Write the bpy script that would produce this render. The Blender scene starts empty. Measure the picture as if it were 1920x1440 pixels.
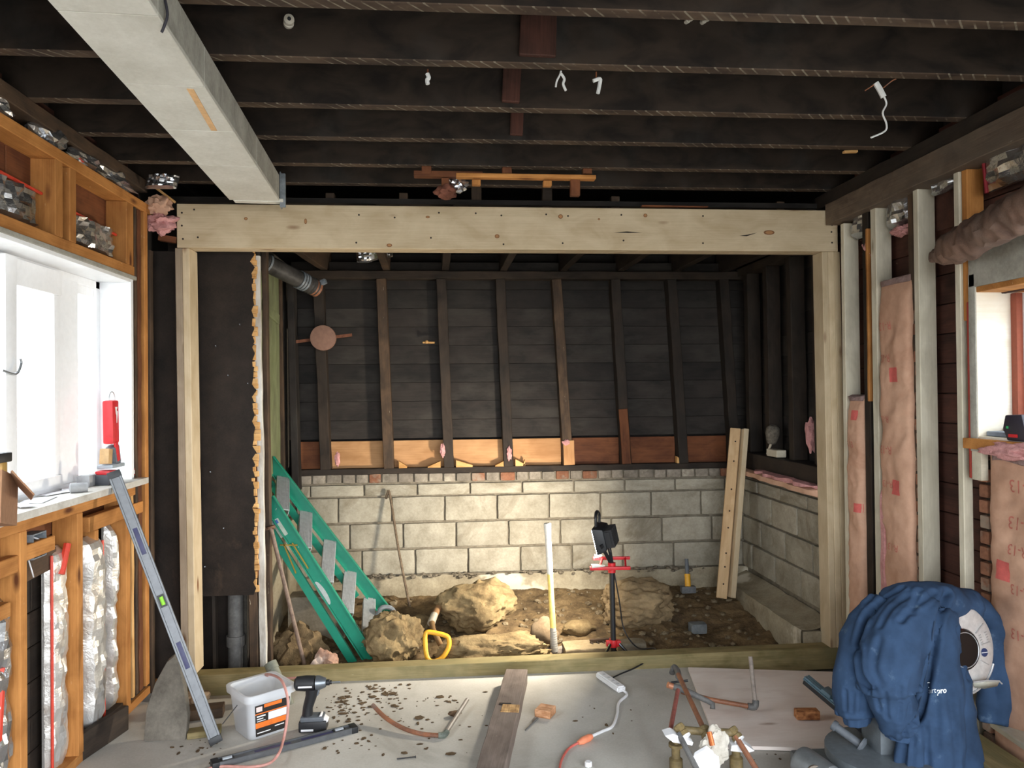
import bpy, bmesh, math, random
from mathutils import Vector as V, Matrix, noise

# ------------------------------------------------------------------ camera, sky, exposure
SC = bpy.context.scene
COL = SC.collection
CAM_POS = V((0, 0, 1.62))
F = 1420.0                                   # focal length in pixels of the 1920 x 1440 frame
YAW, PITCH, ROLL = math.radians(4.78), math.radians(0.616), math.radians(-0.572)
FWD = V((math.sin(YAW) * math.cos(PITCH), math.cos(YAW) * math.cos(PITCH), math.sin(PITCH)))
_r0 = V((math.cos(YAW), -math.sin(YAW), 0)); _u0 = _r0.cross(FWD)
RGT = _r0 * math.cos(ROLL) + _u0 * math.sin(ROLL)
UPV = -_r0 * math.sin(ROLL) + _u0 * math.cos(ROLL)
cam_data = bpy.data.cameras.new('camera')
cam_data.sensor_fit = 'HORIZONTAL'; cam_data.sensor_width = 36.0; cam_data.lens = F / 1920 * 36.0
cam_data.clip_start = 0.02
cam = bpy.data.objects.new('camera', cam_data); COL.objects.link(cam)
cam.matrix_world = Matrix(((RGT.x, UPV.x, -FWD.x, 0), (RGT.y, UPV.y, -FWD.y, 0), (RGT.z, UPV.z, -FWD.z, CAM_POS.z), (0, 0, 0, 1)))
SC.camera = cam

world = bpy.data.worlds.new('overcast_sky'); SC.world = world; world.use_nodes = True
_bg = world.node_tree.nodes['Background']
_bg.inputs['Color'].default_value = (0.90, 0.95, 1.0, 1); _bg.inputs['Strength'].default_value = 10.2
SC.view_settings.view_transform = 'Standard'; SC.view_settings.look = 'None'
SC.view_settings.gamma = 1.0; SC.view_settings.use_curve_mapping = False
SC.view_settings.exposure = 0.0
SC.cycles.max_bounces = 7; SC.cycles.diffuse_bounces = 4; SC.cycles.glossy_bounces = 4
SC.cycles.transmission_bounces = 6; SC.cycles.transparent_max_bounces = 8
SC.cycles.sample_clamp_indirect = 4.0

def portal(name, centre, size_x, size_y, rot):
    l = bpy.data.lights.new(name, 'AREA'); l.shape = 'RECTANGLE'; l.size = size_x; l.size_y = size_y
    l.cycles.is_portal = True
    o = bpy.data.objects.new(name, l); COL.objects.link(o); o.location = centre; o.rotation_euler = rot
    return o
portal('window_portal', (-1.86, 3.02, 1.68), 1.15, 2.1, (0, math.radians(-90), 0))
portal('window_portal', (2.60, 3.0, 1.70), 1.0, 1.05, (0, math.radians(90), 0))
portal('rear_opening_portal', (0.5, -1.5, 1.38), 3.5, 2.75, (math.radians(90), 0, 0))  # daylight through the opening shaped behind the camera
portal('added_side_portal', (2.46, .10, 1.10), 2.1, 2.9, (0, math.radians(90), 0))  # side opening added out of view to bring daylight onto the floor

# ------------------------------------------------------------------ helpers
random.seed(7)
def R(a=0.0, b=1.0): return random.uniform(a, b)
def at(u, v, X=None, Y=None, Z=None):
    """point on the sight line of photograph pixel (u, v) that lies in the plane X, Y or Z = given"""
    d = RGT * ((u - 960) / F) + UPV * ((720 - v) / F) + FWD
    if Y is not None: t = (Y - CAM_POS.y) / d.y
    elif X is not None: t = (X - CAM_POS.x) / d.x
    else: t = (Z - CAM_POS.z) / d.z
    return CAM_POS + d * t
def col(h):
    h = h.lstrip('#'); out = []
    for i in (0, 2, 4):
        s = int(h[i:i + 2], 16) / 255
        out.append(s / 12.92 if s <= 0.04045 else ((s + 0.055) / 1.055) ** 2.4)
    return (*out, 1.0)
def frame(d, up=V((0, 0, 1))):
    d = d.normalized(); s = up.cross(d)
    if s.length < 1e-4: s = V((1, 0, 0)).cross(d)
    s.normalize(); return d, s, d.cross(s)

WM = {}
def put(o, M=None, parent=None):
    M = M or Matrix.Identity(4); WM[o] = M
    if o.name not in COL.objects: COL.objects.link(o)
    if parent is not None:
        o.parent = parent; o.matrix_parent_inverse = WM[parent].inverted()
    o.matrix_basis = M
    return o
def tag(o, label=None, cat=None, group=None, kind=None):
    if label: o['label'] = label
    if cat: o['category'] = cat
    if group: o['group'] = group
    if kind: o['kind'] = kind
    return o
def thing(name, loc, label, cat, group=None, kind=None):
    o = bpy.data.objects.new(name, None); o.empty_display_size = 0.05
    put(o, Matrix.Translation(V(loc)))
    return tag(o, label, cat, group, kind)

class MB:
    """collects shapes and links them as one mesh object"""
    def __init__(s): s.v = []; s.f = []
    def add(s, vs, fs):
        n = len(s.v); s.v += [V(p) for p in vs]; s.f += [tuple(i + n for i in f) for f in fs]; return s
    def bar(s, p0, p1, w, h, up=V((0, 0, 1)), w1=None, h1=None):
        p0, p1 = V(p0), V(p1); d, a, b = frame(p1 - p0, V(up)); w1 = w1 or w; h1 = h1 or h
        vs = [p0 + a * x * w / 2 + b * y * h / 2 for x, y in ((-1, -1), (1, -1), (1, 1), (-1, 1))] + \
             [p1 + a * x * w1 / 2 + b * y * h1 / 2 for x, y in ((-1, -1), (1, -1), (1, 1), (-1, 1))]
        return s.add(vs, [(3, 2, 1, 0), (4, 5, 6, 7), (0, 1, 5, 4), (1, 2, 6, 5), (2, 3, 7, 6), (3, 0, 4, 7)])
    def box(s, lo, hi):
        (a, b, c), (d, e, f) = lo, hi
        return s.bar(((a + d) / 2, b, (c + f) / 2), ((a + d) / 2, e, (c + f) / 2), d - a, f - c)
    def cyl(s, p0, p1, r0, r1=None, n=14, cap=True):
        p0, p1 = V(p0), V(p1); r1 = r0 if r1 is None else r1; d, a, b = frame(p1 - p0)
        vs = []
        for p, r in ((p0, r0), (p1, r1)):
            for i in range(n):
                t = 2 * math.pi * i / n; vs.append(p + (a * math.cos(t) + b * math.sin(t)) * r)
        fs = [(i, (i + 1) % n, n + (i + 1) % n, n + i) for i in range(n)]
        if cap: fs += [tuple(range(n - 1, -1, -1)), tuple(range(n, 2 * n))]
        return s.add(vs, fs)
    def tube(s, pts, r, n=8, cap=True):
        pts = [V(p) for p in pts]; rs = r if isinstance(r, (list, tuple)) else [r] * len(pts)
        vs = []; pa = None
        for i, p in enumerate(pts):
            d = (pts[min(i + 1, len(pts) - 1)] - pts[max(i - 1, 0)]).normalized()
            if pa is None: _, a, b = frame(d)
            else:
                a = (pa - d * pa.dot(d)).normalized(); b = d.cross(a)
            pa = a
            for k in range(n):
                t = 2 * math.pi * k / n; vs.append(p + (a * math.cos(t) + b * math.sin(t)) * rs[i])
        fs = [(i * n + k, i * n + (k + 1) % n, (i + 1) * n + (k + 1) % n, (i + 1) * n + k) for i in range(len(pts) - 1) for k in range(n)]
        if cap: fs += [tuple(range(n - 1, -1, -1)), tuple(range((len(pts) - 1) * n, len(pts) * n))]
        return s.add(vs, fs)
    def lathe(s, o, axis, prof, n=20, cap=True):
        o = V(o); d, a, b = frame(V(axis)); vs = []
        for r, h in prof:
            for k in range(n):
                t = 2 * math.pi * k / n; vs.append(o + d * h + (a * math.cos(t) + b * math.sin(t)) * r)
        m = len(prof)
        fs = [(i * n + k, i * n + (k + 1) % n, (i + 1) * n + (k + 1) % n, (i + 1) * n + k) for i in range(m - 1) for k in range(n)]
        if cap: fs += [tuple(range(n - 1, -1, -1)), tuple(range((m - 1) * n, m * n))]
        return s.add(vs, fs)
    def prism(s, pts, off):
        pts = [V(p) for p in pts]; n = len(pts); off = V(off)
        return s.add(pts + [p + off for p in pts], [tuple(range(n - 1, -1, -1)), tuple(range(n, 2 * n))] + [(i, (i + 1) % n, n + (i + 1) % n, n + i) for i in range(n)])
    def grid(s, fn, nu, nv):
        vs = [fn(i / nu, j / nv) for j in range(nv + 1) for i in range(nu + 1)]
        return s.add(vs, [(j * (nu + 1) + i, j * (nu + 1) + i + 1, (j + 1) * (nu + 1) + i + 1, (j + 1) * (nu + 1) + i) for j in range(nv) for i in range(nu)])
    def ball(s, c, r, n=12, m=8):
        c = V(c); r = V(r) if not isinstance(r, (int, float)) else V((r, r, r)); pr = []
        vs = [c - V((0, 0, r.z))]
        for j in range(1, m):
            t = math.pi * j / m
            for i in range(n):
                p = 2 * math.pi * i / n; vs.append(c + V((r.x * math.sin(t) * math.cos(p), r.y * math.sin(t) * math.sin(p), -r.z * math.cos(t))))
        vs.append(c + V((0, 0, r.z))); e = len(vs) - 1
        fs = [(0, 1 + (i + 1) % n, 1 + i) for i in range(n)] + [(e, e - n + i, e - n + (i + 1) % n) for i in range(n)]
        fs += [(1 + j * n + i, 1 + j * n + (i + 1) % n, 1 + (j + 1) * n + (i + 1) % n, 1 + (j + 1) * n + i) for j in range(m - 2) for i in range(n)]
        return s.add(vs, fs)
    def rock(s, c, r, seed=0, amp=0.3, sub=3, freq=1.3, flat=0.0):
        bm = bmesh.new(); bmesh.ops.create_icosphere(bm, subdivisions=sub, radius=1.0)
        c, r = V(c), V(r); off = V((seed * 7.3, seed * 3.1, seed * 5.7)); vs = []
        for v in bm.verts:
            p = v.co.copy(); k = 1 + amp * noise.noise(p * freq + off) + amp * 0.35 * (0.5 - abs(noise.noise(p * freq * 1.9 + off)) * 1.6) + amp * 0.3 * noise.noise(p * freq * 5 + off) + amp * 0.14 * noise.noise(p * freq * 11 + off)
            p = p * k
            if flat: p = V([math.copysign(min(abs(x), 0.62 + 0.12 * noise.noise(V((i * 3.3, seed, 0)))), x) if abs(x) > 0.62 else x for i, x in enumerate(p)])
            vs.append(c + V((p.x * r.x, p.y * r.y, p.z * r.z)))
        bm.verts.ensure_lookup_table(); fs = [tuple(v.index for v in f.verts) for f in bm.faces]; bm.free()
        return s.add(vs, fs)
    def pillow(s, o, ex, ey, thick, nu=24, nv=30, bulge=0.0, amp=0.01, freq=6.0, seed=0, ridge=False, edge=0.12, rag=0.0):
        """a soft slab: base plane o + ex*u + ey*v, front pushed out along ex x ey"""
        o, ex, ey = V(o), V(ex), V(ey); n = ex.cross(ey).normalized(); lx, ly = ex.length, ey.length
        sd = V((seed * 4.7, seed * 9.1, seed * 2.3))
        def prof(t):
            q = min(t, 1 - t) / edge
            return 1.0 if q >= 1 else math.sqrt(max(0, 1 - (1 - q) ** 2))
        def pt(u, v, front):
            q = V((u * lx, v * ly, 0))
            ru = rag * noise.noise(V((v * ly * 7, seed, 0))) * (1 if u > 0.5 else -1) * abs(u - .5) * 2
            rv = rag * noise.noise(V((u * lx * 7, seed, 5))) * (1 if v > 0.5 else -1) * abs(v - .5) * 2
            p = o + ex * (u + ru / lx) + ey * (v + rv / ly)
            if not front: return p
            e = prof(u) * prof(v); w = noise.noise(q * freq + sd)
            if ridge: w = (1 - 2 * abs(w)) * 0.6 + (1 - 2 * abs(noise.noise(q * freq * 2.3 + sd))) * 0.4 + 0.25 * noise.noise(q * freq * 6 + sd)
            return p + n * (thick * (0.25 + 0.75 * e) + bulge * e * math.sin(math.pi * u) + amp * w * (0.3 + 0.7 * e))
        k = len(s.v)
        s.grid(lambda u, v: pt(u, v, True), nu, nv); k2 = len(s.v)
        s.add([pt(0, 0, False), pt(1, 0, False), pt(1, 1, False), pt(0, 1, False)], [(3, 2, 1, 0)])
        W = nu + 1
        b = [k + i for i in range(W)]; t = [k + nv * W + i for i in range(W)]
        l = [k + j * W for j in range(nv + 1)]; r = [k + j * W + nu for j in range(nv + 1)]
        s.f += [tuple([k2, k2 + 1] + b[::-1]), tuple([k2 + 2, k2 + 3] + t), tuple([k2 + 3, k2] + l), tuple([k2 + 1, k2 + 2] + r[::-1])]
        return s
    def build(s, name, mat, parent=None, smooth=35, bevel=0.0, seg=2, M=None, centre=True, fix=True):
        me = bpy.data.meshes.new(name); me.from_pydata(s.v, [], s.f); me.update()
        if fix or bevel:
            bm = bmesh.new(); bm.from_mesh(me)
            if fix: bmesh.ops.recalc_face_normals(bm, faces=bm.faces)
            if bevel: bmesh.ops.bevel(bm, geom=[e for e in bm.edges if len(e.link_faces) == 2 and e.calc_face_angle(0) > 0.5], offset=bevel, segments=seg, profile=0.6, affect='EDGES', clamp_overlap=True)
            bm.to_mesh(me); bm.free()
        if M is None and centre and len(me.vertices):
            lo = V([min(v.co[i] for v in me.vertices) for i in range(3)]); hi = V([max(v.co[i] for v in me.vertices) for i in range(3)])
            c = (lo + hi) / 2; c.z = lo.z if parent is None else c.z
            me.transform(Matrix.Translation(-c)); M = Matrix.Translation(c)
        me.materials.append(mat)
        if smooth:
            me.polygons.foreach_set('use_smooth', [True] * len(me.polygons))
            if smooth < 180: me.set_sharp_from_angle(angle=math.radians(smooth))
        return put(bpy.data.objects.new(name, me), M, parent)

_boxcache = {}
def lumber(name, p0, p1, w, h, mat, parent=None, up=(0, 0, 1), bevel=0.003, seg=1, wob=0.0):
    """a straight length of timber; its mesh lies along local X so the grain follows the board.  h is measured along 'up', w across it"""
    p0, p1 = V(p0), V(p1); L = (p1 - p0).length; d, a, b = frame(p1 - p0, V(up)); c = (p0 + p1) / 2
    M = Matrix(((d.x, a.x, b.x, c.x), (d.y, a.y, b.y, c.y), (d.z, a.z, b.z, c.z), (0, 0, 0, 1)))
    key = (round(L, 4), round(w, 4), round(h, 4), bevel, mat.name)
    if key in _boxcache and not wob: return put(bpy.data.objects.new(name, _boxcache[key]), M, parent)
    me = bpy.data.meshes.new(name); bm = bmesh.new(); bmesh.ops.create_cube(bm, size=1.0)
    for v in bm.verts: v.co = V((v.co.x * L, v.co.y * w, v.co.z * h))
    if bevel: bmesh.ops.bevel(bm, geom=list(bm.edges), offset=min(bevel, w / 3, h / 3), segments=seg, affect='EDGES', clamp_overlap=True)
    if wob:
        n = max(4, int(L / 0.06))
        for i in range(1, n):
            x = -L / 2 + L * i / n
            bmesh.ops.bisect_plane(bm, geom=bm.verts[:] + bm.edges[:] + bm.faces[:], plane_co=(x, 0, 0), plane_no=(1, 0, 0))
        sd = V((R(0, 50), R(0, 50), 0))
        for v in bm.verts:
            q = noise.noise_vector(V((v.co.x * 6, v.co.y * 9, v.co.z * 9)) + sd); v.co += V((0, q.y * wob, q.z * wob))
    bm.to_mesh(me); bm.free(); me.materials.append(mat)
    if not wob: _boxcache[key] = me
    return put(bpy.data.objects.new(name, me), M, parent)

def writing(name, text, size, M, mat, parent=None, depth=0.0006, bold=0.0):
    cu = bpy.data.curves.new(name, 'FONT'); cu.body = text; cu.size = size; cu.extrude = depth; cu.offset = bold
    cu.align_x = 'CENTER'; cu.align_y = 'CENTER'; cu.resolution_u = 3
    tmp = bpy.data.objects.new('tmp', cu); COL.objects.link(tmp)
    dg = bpy.context.evaluated_depsgraph_get(); me = bpy.data.meshes.new_from_object(tmp.evaluated_get(dg))
    bpy.data.objects.remove(tmp); bpy.data.curves.remove(cu); me.name = name
    me.materials.clear(); me.materials.append(mat)
    return put(bpy.data.objects.new(name, me), M, parent)
def axes(o, x, y):
    """matrix with origin o, local X along x, local Y near y"""
    x = V(x).normalized(); z = x.cross(V(y)).normalized(); y = z.cross(x); o = V(o)
    return Matrix(((x.x, y.x, z.x, o.x), (x.y, y.y, z.y, o.y), (x.z, y.z, z.z, o.z), (0, 0, 0, 1)))
def arc(pts, n=8):
    """smooth curve through the points (Catmull-Rom)"""
    pts = [V(p) for p in pts]; out = []
    for i in range(len(pts) - 1):
        a, b, c, d = pts[max(i - 1, 0)], pts[i], pts[i + 1], pts[min(i + 2, len(pts) - 1)]
        for k in range(n):
            t = k / n; out.append(0.5 * ((2 * b) + (c - a) * t + (2 * a - 5 * b + 4 * c - d) * t * t + (3 * b - a - 3 * c + d) * t ** 3))
    return out + [pts[-1]]
def copy_tree(o, M, parent=None):
    D = M @ WM[o].inverted()
    def rec(src, par):
        c = src.copy(); put(c, D @ WM[src], par)
        for ch in [k for k in WM if k.parent == src]: rec(ch, c)
        return c
    return rec(o, parent)

# ------------------------------------------------------------------ materials
class NT:
    def __init__(s, name):
        s.m = bpy.data.materials.new(name); s.m.use_nodes = True; s.t = s.m.node_tree
        s.b = s.t.nodes['Principled BSDF']
    def n(s, kind, **kw):
        nd = s.t.nodes.new('ShaderNode' + kind)
        for k, v in kw.items():
            if k.startswith('i_'):
                key = k[2:]; key = int(key) if key.isdigit() else key.replace('_', ' ')
                if hasattr(v, 'node') and hasattr(v, 'links'): s.t.links.new(v, nd.inputs[key])
                else: nd.inputs[key].default_value = v
            else: setattr(nd, k, v)
        return nd
    def link(s, a, b): s.t.links.new(a, b)
    def coords(s, scale=(1, 1, 1), rand=True):
        tc = s.n('TexCoord'); out = tc.outputs['Object']
        if rand:
            oi = s.n('ObjectInfo'); mu = s.n('Math', operation='MULTIPLY', i_0=oi.outputs['Random'], i_1=37.0)
            cx = s.n('CombineXYZ', i_X=mu.outputs[0], i_Y=mu.outputs[0], i_Z=mu.outputs[0])
            out = s.n('VectorMath', operation='ADD', i_0=out, i_1=cx.outputs[0]).outputs[0]
        return s.n('Mapping', i_Vector=out, i_Scale=scale).outputs[0]
    def noise(s, vec, scale, detail=5, rough=0.6, dist=0.0):
        return s.n('TexNoise', i_Vector=vec, i_Scale=scale, i_Detail=detail, i_Roughness=rough, i_Distortion=dist).outputs['Fac']
    def ramp(s, fac, stops):
        r = s.n('ValToRGB', i_Fac=fac); e = r.color_ramp.elements
        while len(e) > len(stops): e.remove(e[-1])
        while len(e) < len(stops): e.new(1.0)
        for el, (p, c) in zip(e, stops): el.position = p; el.color = c if len(c) == 4 else (*c, 1)
        return r.outputs['Color']
    def mix(s, fac, a, b, mode='MIX'):
        x = s.n('Mix', data_type='RGBA', blend_type=mode)
        for sock, val in ((x.inputs[0], fac), (x.inputs[6], a), (x.inputs[7], b)):
            if hasattr(val, 'node') and hasattr(val, 'links'): s.link(val, sock)
            else: sock.default_value = val
        return x.outputs[2]
    def bump(s, h, strength=0.3, dist=0.01):
        b = s.n('Bump', i_Height=h, i_Strength=strength, i_Distance=dist); s.link(b.outputs[0], s.b.inputs['Normal'])
    def out(s, colr, rough=0.7, metal=0.0, spec=None):
        if hasattr(colr, 'node') and hasattr(colr, 'links'): s.link(colr, s.b.inputs['Base Color'])
        else: s.b.inputs['Base Color'].default_value = colr
        if hasattr(rough, 'node') and hasattr(rough, 'links'): s.link(rough, s.b.inputs['Roughness'])
        else: s.b.inputs['Roughness'].default_value = rough
        s.b.inputs['Metallic'].default_value = metal
        if spec is not None: s.b.inputs['Specular IOR Level'].default_value = spec
        return s.m
G = lambda x: (x, x, x, 1)

def m_plain(name, c, rough=0.6, metal=0.0, var=0.12, scale=40.0):
    t = NT(name); vec = t.coords(); n = t.noise(vec, scale, 3)
    c = col(c) if isinstance(c, str) else c
    lo = tuple(x * (1 - var) for x in c[:3]) + (1,); hi = tuple(min(1, x * (1 + var)) for x in c[:3]) + (1,)
    return t.out(t.ramp(n, [(0.3, lo), (0.7, hi)]), rough, metal)
def m_wood(name, a, b, knot=None, rough=0.75, ring=9.0, var=0.22, speck=None, speck_amt=0.62, bump=0.25, worn=None):
    """boards: long grain along local X, per-board tone, optional knots and pale specks"""
    t = NT(name); vec = t.coords((0.55, 1, 1)); big = t.noise(vec, ring, 4, 0.55, 0.6)
    fine = t.noise(t.coords((1.2, 60, 60)), 3.0, 4, 0.7)
    fac = t.n('Math', operation='ADD', i_0=t.n('Math', operation='MULTIPLY', i_0=big, i_1=0.65).outputs[0], i_1=t.n('Math', operation='MULTIPLY', i_0=fine, i_1=0.35).outputs[0]).outputs[0]
    c = t.ramp(fac, [(0.36, col(b)), (0.62, col(a))])
    if knot:
        vo = t.n('TexVoronoi', i_Vector=t.coords((2.2, 7, 7)), i_Scale=1.0, i_Randomness=1.0)
        k = t.ramp(vo.outputs['Distance'], [(0.05, G(1)), (0.13, G(0))]); c = t.mix(k, c, col(knot))
    if worn:
        w = t.ramp(t.noise(t.coords((0.8, 2.2, 2.2)), 3.0, 5, 0.65), [(0.48, G(0)), (0.68, G(0.8))]); c = t.mix(w, c, col(worn))
    if speck:
        s = t.ramp(t.noise(t.coords((6, 30, 30)), 2.0, 3, 0.7), [(speck_amt, G(0)), (speck_amt + 0.06, G(0.8))]); c = t.mix(s, c, col(speck))
    oi = t.n('ObjectInfo'); vm = t.n('MapRange', i_Value=oi.outputs['Random'], i_3=1 - var, i_4=1 + var * 0.7)
    g = t.n('CombineColor', i_0=vm.outputs[0], i_1=vm.outputs[0], i_2=vm.outputs[0])
    c = t.mix(1.0, c, g.outputs[0], 'MULTIPLY')
    t.bump(fac, bump, 0.004)
    return t.out(c, rough, 0.0, 0.3)
def m_rough(name, a, b, scale=8.0, bump=0.5, dist=0.006, rough=0.95, stain=None, stain_at=0.58, fine=60.0, rand=True, pale=None, var=0.0):
    """mineral surfaces: concrete, block, stone, dirt"""
    t = NT(name); vec = t.coords(rand=rand); n1 = t.noise(vec, scale, 8, 0.65); n2 = t.noise(vec, fine, 4, 0.7)
    fac = t.n('Math', operation='ADD', i_0=t.n('Math', operation='MULTIPLY', i_0=n1, i_1=0.7).outputs[0], i_1=t.n('Math', operation='MULTIPLY', i_0=n2, i_1=0.3).outputs[0]).outputs[0]
    c = t.ramp(fac, [(0.35, col(b)), (0.65, col(a))])
    if stain: c = t.mix(t.ramp(t.noise(vec, scale * 0.28, 6, 0.7, 0.8), [(stain_at, G(0)), (stain_at + 0.12, G(0.75))]), c, col(stain))
    if pale: c = t.mix(t.ramp(t.noise(vec, scale * 0.5, 4, 0.6), [(0.6, G(0)), (0.66, G(0.7))]), c, col(pale))
    if var:
        oi = t.n('ObjectInfo'); vm = t.n('MapRange', i_Value=oi.outputs['Random'], i_3=1 - var, i_4=1 + var)
        g = t.n('CombineColor', i_0=vm.outputs[0], i_1=vm.outputs[0], i_2=vm.outputs[0]); c = t.mix(1.0, c, g.outputs[0], 'MULTIPLY')
    t.bump(fac, bump, dist)
    return t.out(c, rough, 0.0, 0.25)
def m_foil(name, c='#c9cbcf', tint='#8a7a62', rough=.24, metal=.92):
    t = NT(name); n = t.noise(t.coords(), 26.0, 4, 0.6, 0.4); t.bump(n, 0.6, 0.006)
    k = t.ramp(t.noise(t.coords(), 5.0, 3), [(0.5, col(c)), (0.75, col(tint))])
    return t.out(k, rough, metal)
def m_glow(name, c, strength):
    t = NT(name); t.b.inputs['Emission Color'].default_value = col(c); t.b.inputs['Emission Strength'].default_value = strength
    return t.out(col(c), 0.4)
def m_glass(name, rough=0.02):
    m = bpy.data.materials.new(name); m.use_nodes = True; t = m.node_tree; t.nodes.clear()
    o = t.nodes.new('ShaderNodeOutputMaterial'); mx = t.nodes.new('ShaderNodeMixShader'); tr = t.nodes.new('ShaderNodeBsdfTransparent'); gl = t.nodes.new('ShaderNodeBsdfGlossy')
    tr.inputs[0].default_value = (0.96, 0.98, 0.98, 1); gl.inputs['Roughness'].default_value = rough; mx.inputs[0].default_value = 0.06
    t.links.new(tr.outputs[0], mx.inputs[1]); t.links.new(gl.outputs[0], mx.inputs[2]); t.links.new(mx.outputs[0], o.inputs[0])
    return m

PINE = m_wood('new_pine', '#d0bd9e', '#b9a483', knot='#74492b', var=0.10, bump=0.12)
PINE_SHADED = m_wood('shaded_pine', '#a89680', '#8b7a66', knot='#5d4028', var=.06, bump=.15, worn='#94826d')  # shade on the left post's front, put into the pine colour
PINE_GREY = m_wood('weathered_pine', '#dfd7c2', '#c6bda7', knot='#6d553c', var=0.12, bump=0.15, worn='#b3aa96')
ORANGE = m_wood('aged_stud_wood', '#c78a4c', '#9c6531', knot='#5d3216', var=0.16, speck='#e0c191', speck_amt=0.7)
PLYW = m_wood('plywood', '#cf9f70', '#a97a4f', var=0.2, ring=5, knot='#6b4429')
DARK = m_wood('blackened_timber', '#3d3229', '#211b17', var=0.28, speck='#6e6457', speck_amt=0.74, worn='#2f2a25')
DARKER = m_wood('sooty_boards', '#302a26', '#1d1a18', var=0.3, worn='#3a3631', speck='#6a6257', speck_amt=0.75)
JOIST = m_wood('old_joist_wood', '#493c31', '#2c2520', var=0.25, worn='#3a3833', speck='#79705f', speck_amt=0.73)
OLDSTUD = m_wood('old_rough_stud', '#5c4837', '#382d24', var=0.25, worn='#332b24', speck='#b3a68f', speck_amt=0.7)
REDWOOD = m_wood('reddish_old_wood', '#55342a', '#331f18', var=0.25, speck='#a98d75', speck_amt=0.72)
BROWNWOOD = m_wood('brown_old_board', '#7d4c2e', '#542f1c', var=0.25)
GREENBOARD = m_wood('green_painted_board', '#848a66', '#6b7150', var=0.05, worn='#5d5d49', speck='#c0b98e', speck_amt=0.7)
TREATED = m_wood('treated_lumber', '#a09068', '#6f6540', var=0.08, worn='#7d7654', speck='#c9bb93', speck_amt=0.72)
RAFTER = m_wood('weathered_brown_timber', '#776656', '#4d4138', var=.1, worn='#5d5349', speck='#9b9080', speck_amt=.72)
LEVELM = m_plain('brushed_level', '#65676a', .42, .5)
TREAD = m_plain('worn_tread_aluminium', '#c6c8c8', .5, .25)
LATH = m_wood('broken_lath', '#e0b377', '#b07c42', var=0.15)
FLOORC = m_rough('slab_concrete', '#c6c3bc', '#aba79e', scale=2.2, bump=0.18, dist=0.003, rough=0.82, stain='#87837a', stain_at=0.55, fine=90, rand=False)
BLOCK = m_rough('concrete_block', '#b2ab9b', '#898272', scale=6, bump=0.8, dist=0.008, stain='#7a705e', stain_at=0.54, var=0.07)
MORTAR = m_rough('dirty_mortar', '#8f8676', '#645c4f', scale=14, bump=0.9, dist=0.012)
BRICK = m_rough('worn_brick', '#9a6b52', '#6e4a39', scale=16, bump=0.6, stain='#8f8577', stain_at=0.5, var=0.25)
BRICKG = m_rough('grey_brick', '#9b9184', '#6f675c', scale=16, bump=0.6, stain='#b0a897', stain_at=0.55, var=0.2)
FOOT = m_rough('footing_concrete', '#b5ab94', '#857a66', scale=5, bump=0.6, dist=0.012, stain='#6b5d48', stain_at=0.55, pale='#dcd4c2')
DIRT = m_rough('dug_earth', '#8a7454', '#4c3d2b', scale=9, bump=1.0, dist=0.025, fine=45, stain='#3f3428', stain_at=0.55, rand=False)
CLAY = m_rough('clay_lump', '#93805d', '#5d4c34', scale=7, bump=0.9, dist=0.02, fine=30, stain='#57462f')
STONE = m_rough('field_stone', '#9d9482', '#6d6556', scale=6, bump=0.5, dist=0.01, stain='#8a744f', stain_at=0.55, var=0.12)
BLACKFELT = m_rough('tarred_felt', '#332a24', '#1d1815', scale=6, bump=0.3, dist=0.004, rough=0.8, stain='#4a3c31', stain_at=0.62, fine=120)
PLASTER = m_rough('grey_plaster', '#b4b1a6', '#8d8a80', scale=7, bump=0.4, dist=0.004, stain='#77746a')
BOXWHITE = m_rough('off_white_board', '#d6d3c9', '#bdb9ad', scale=4, bump=0.08, dist=0.003, rough=0.8, stain='#c7b99f', stain_at=0.6)
FOIL = m_foil('crumpled_foil')
FOILDULL = m_foil('foil_faced_paper', '#e0deda', '#c4b3a0', .36, .7)
KRAFT = m_rough('kraft_paper', '#d2a98f', '#b88e75', scale=3.5, bump=0.35, dist=0.006, rough=0.8, fine=25, stain='#a97a60', stain_at=0.58)
PINKWOOL = m_rough('pink_glass_wool', '#e2aaa8', '#b9807c', scale=18, bump=1.0, dist=0.02, fine=70)
PRINT = m_plain('red_print', '#bd7060', 0.8); PATCH = m_plain('red_patch', '#cf635c', .8)
REDEDGE = m_plain('red_plastic_film', '#d0402c', 0.45)
PVC = m_plain('white_window_plastic', '#f3f4f6', 0.4, var=0.03)
ALU = m_plain('aluminium', '#c9cbcd', 0.4, 0.6, var=0.08)
STEEL = m_plain('grey_steel', '#8d9195', 0.4, 0.8)
GALV = m_rough('galvanised_metal', '#8b9196', '#5f666c', scale=18, bump=0.1, rough=0.45)
COPPER = m_rough('tarnished_copper', '#a0694b', '#6a4a3c', scale=12, bump=0.1, rough=0.45, stain='#6c7373', stain_at=0.58)
GREYPIPE = m_rough('grey_sooty_pipe', '#72716f', '#4b4a4a', scale=12, bump=0.15, rough=0.5)
BLACKP = m_plain('black_plastic', '#1c1d20', 0.5)
GREYP = m_plain('grey_plastic', '#5b6066', 0.55)
REDP = m_plain('red_plastic', '#c9252c', 0.45)
WHITEP = m_plain('white_plastic', '#e8e8ea', 0.45, var=0.04)
ORANGEP = m_plain('orange_plastic', '#e2714a', 0.5)
YELLOWP = m_plain('yellow_plastic', '#e3a72c', 0.45)
GLASS = m_glass('window_glass')
PAPER = m_plain('paper', '#e4e2e6', 0.85, var=0.05)
CARD = m_plain('cardboard', '#9c7456', 0.85)
SCREWM = m_plain('dark_screw', '#2a221c', 0.5, 0.5)

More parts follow.
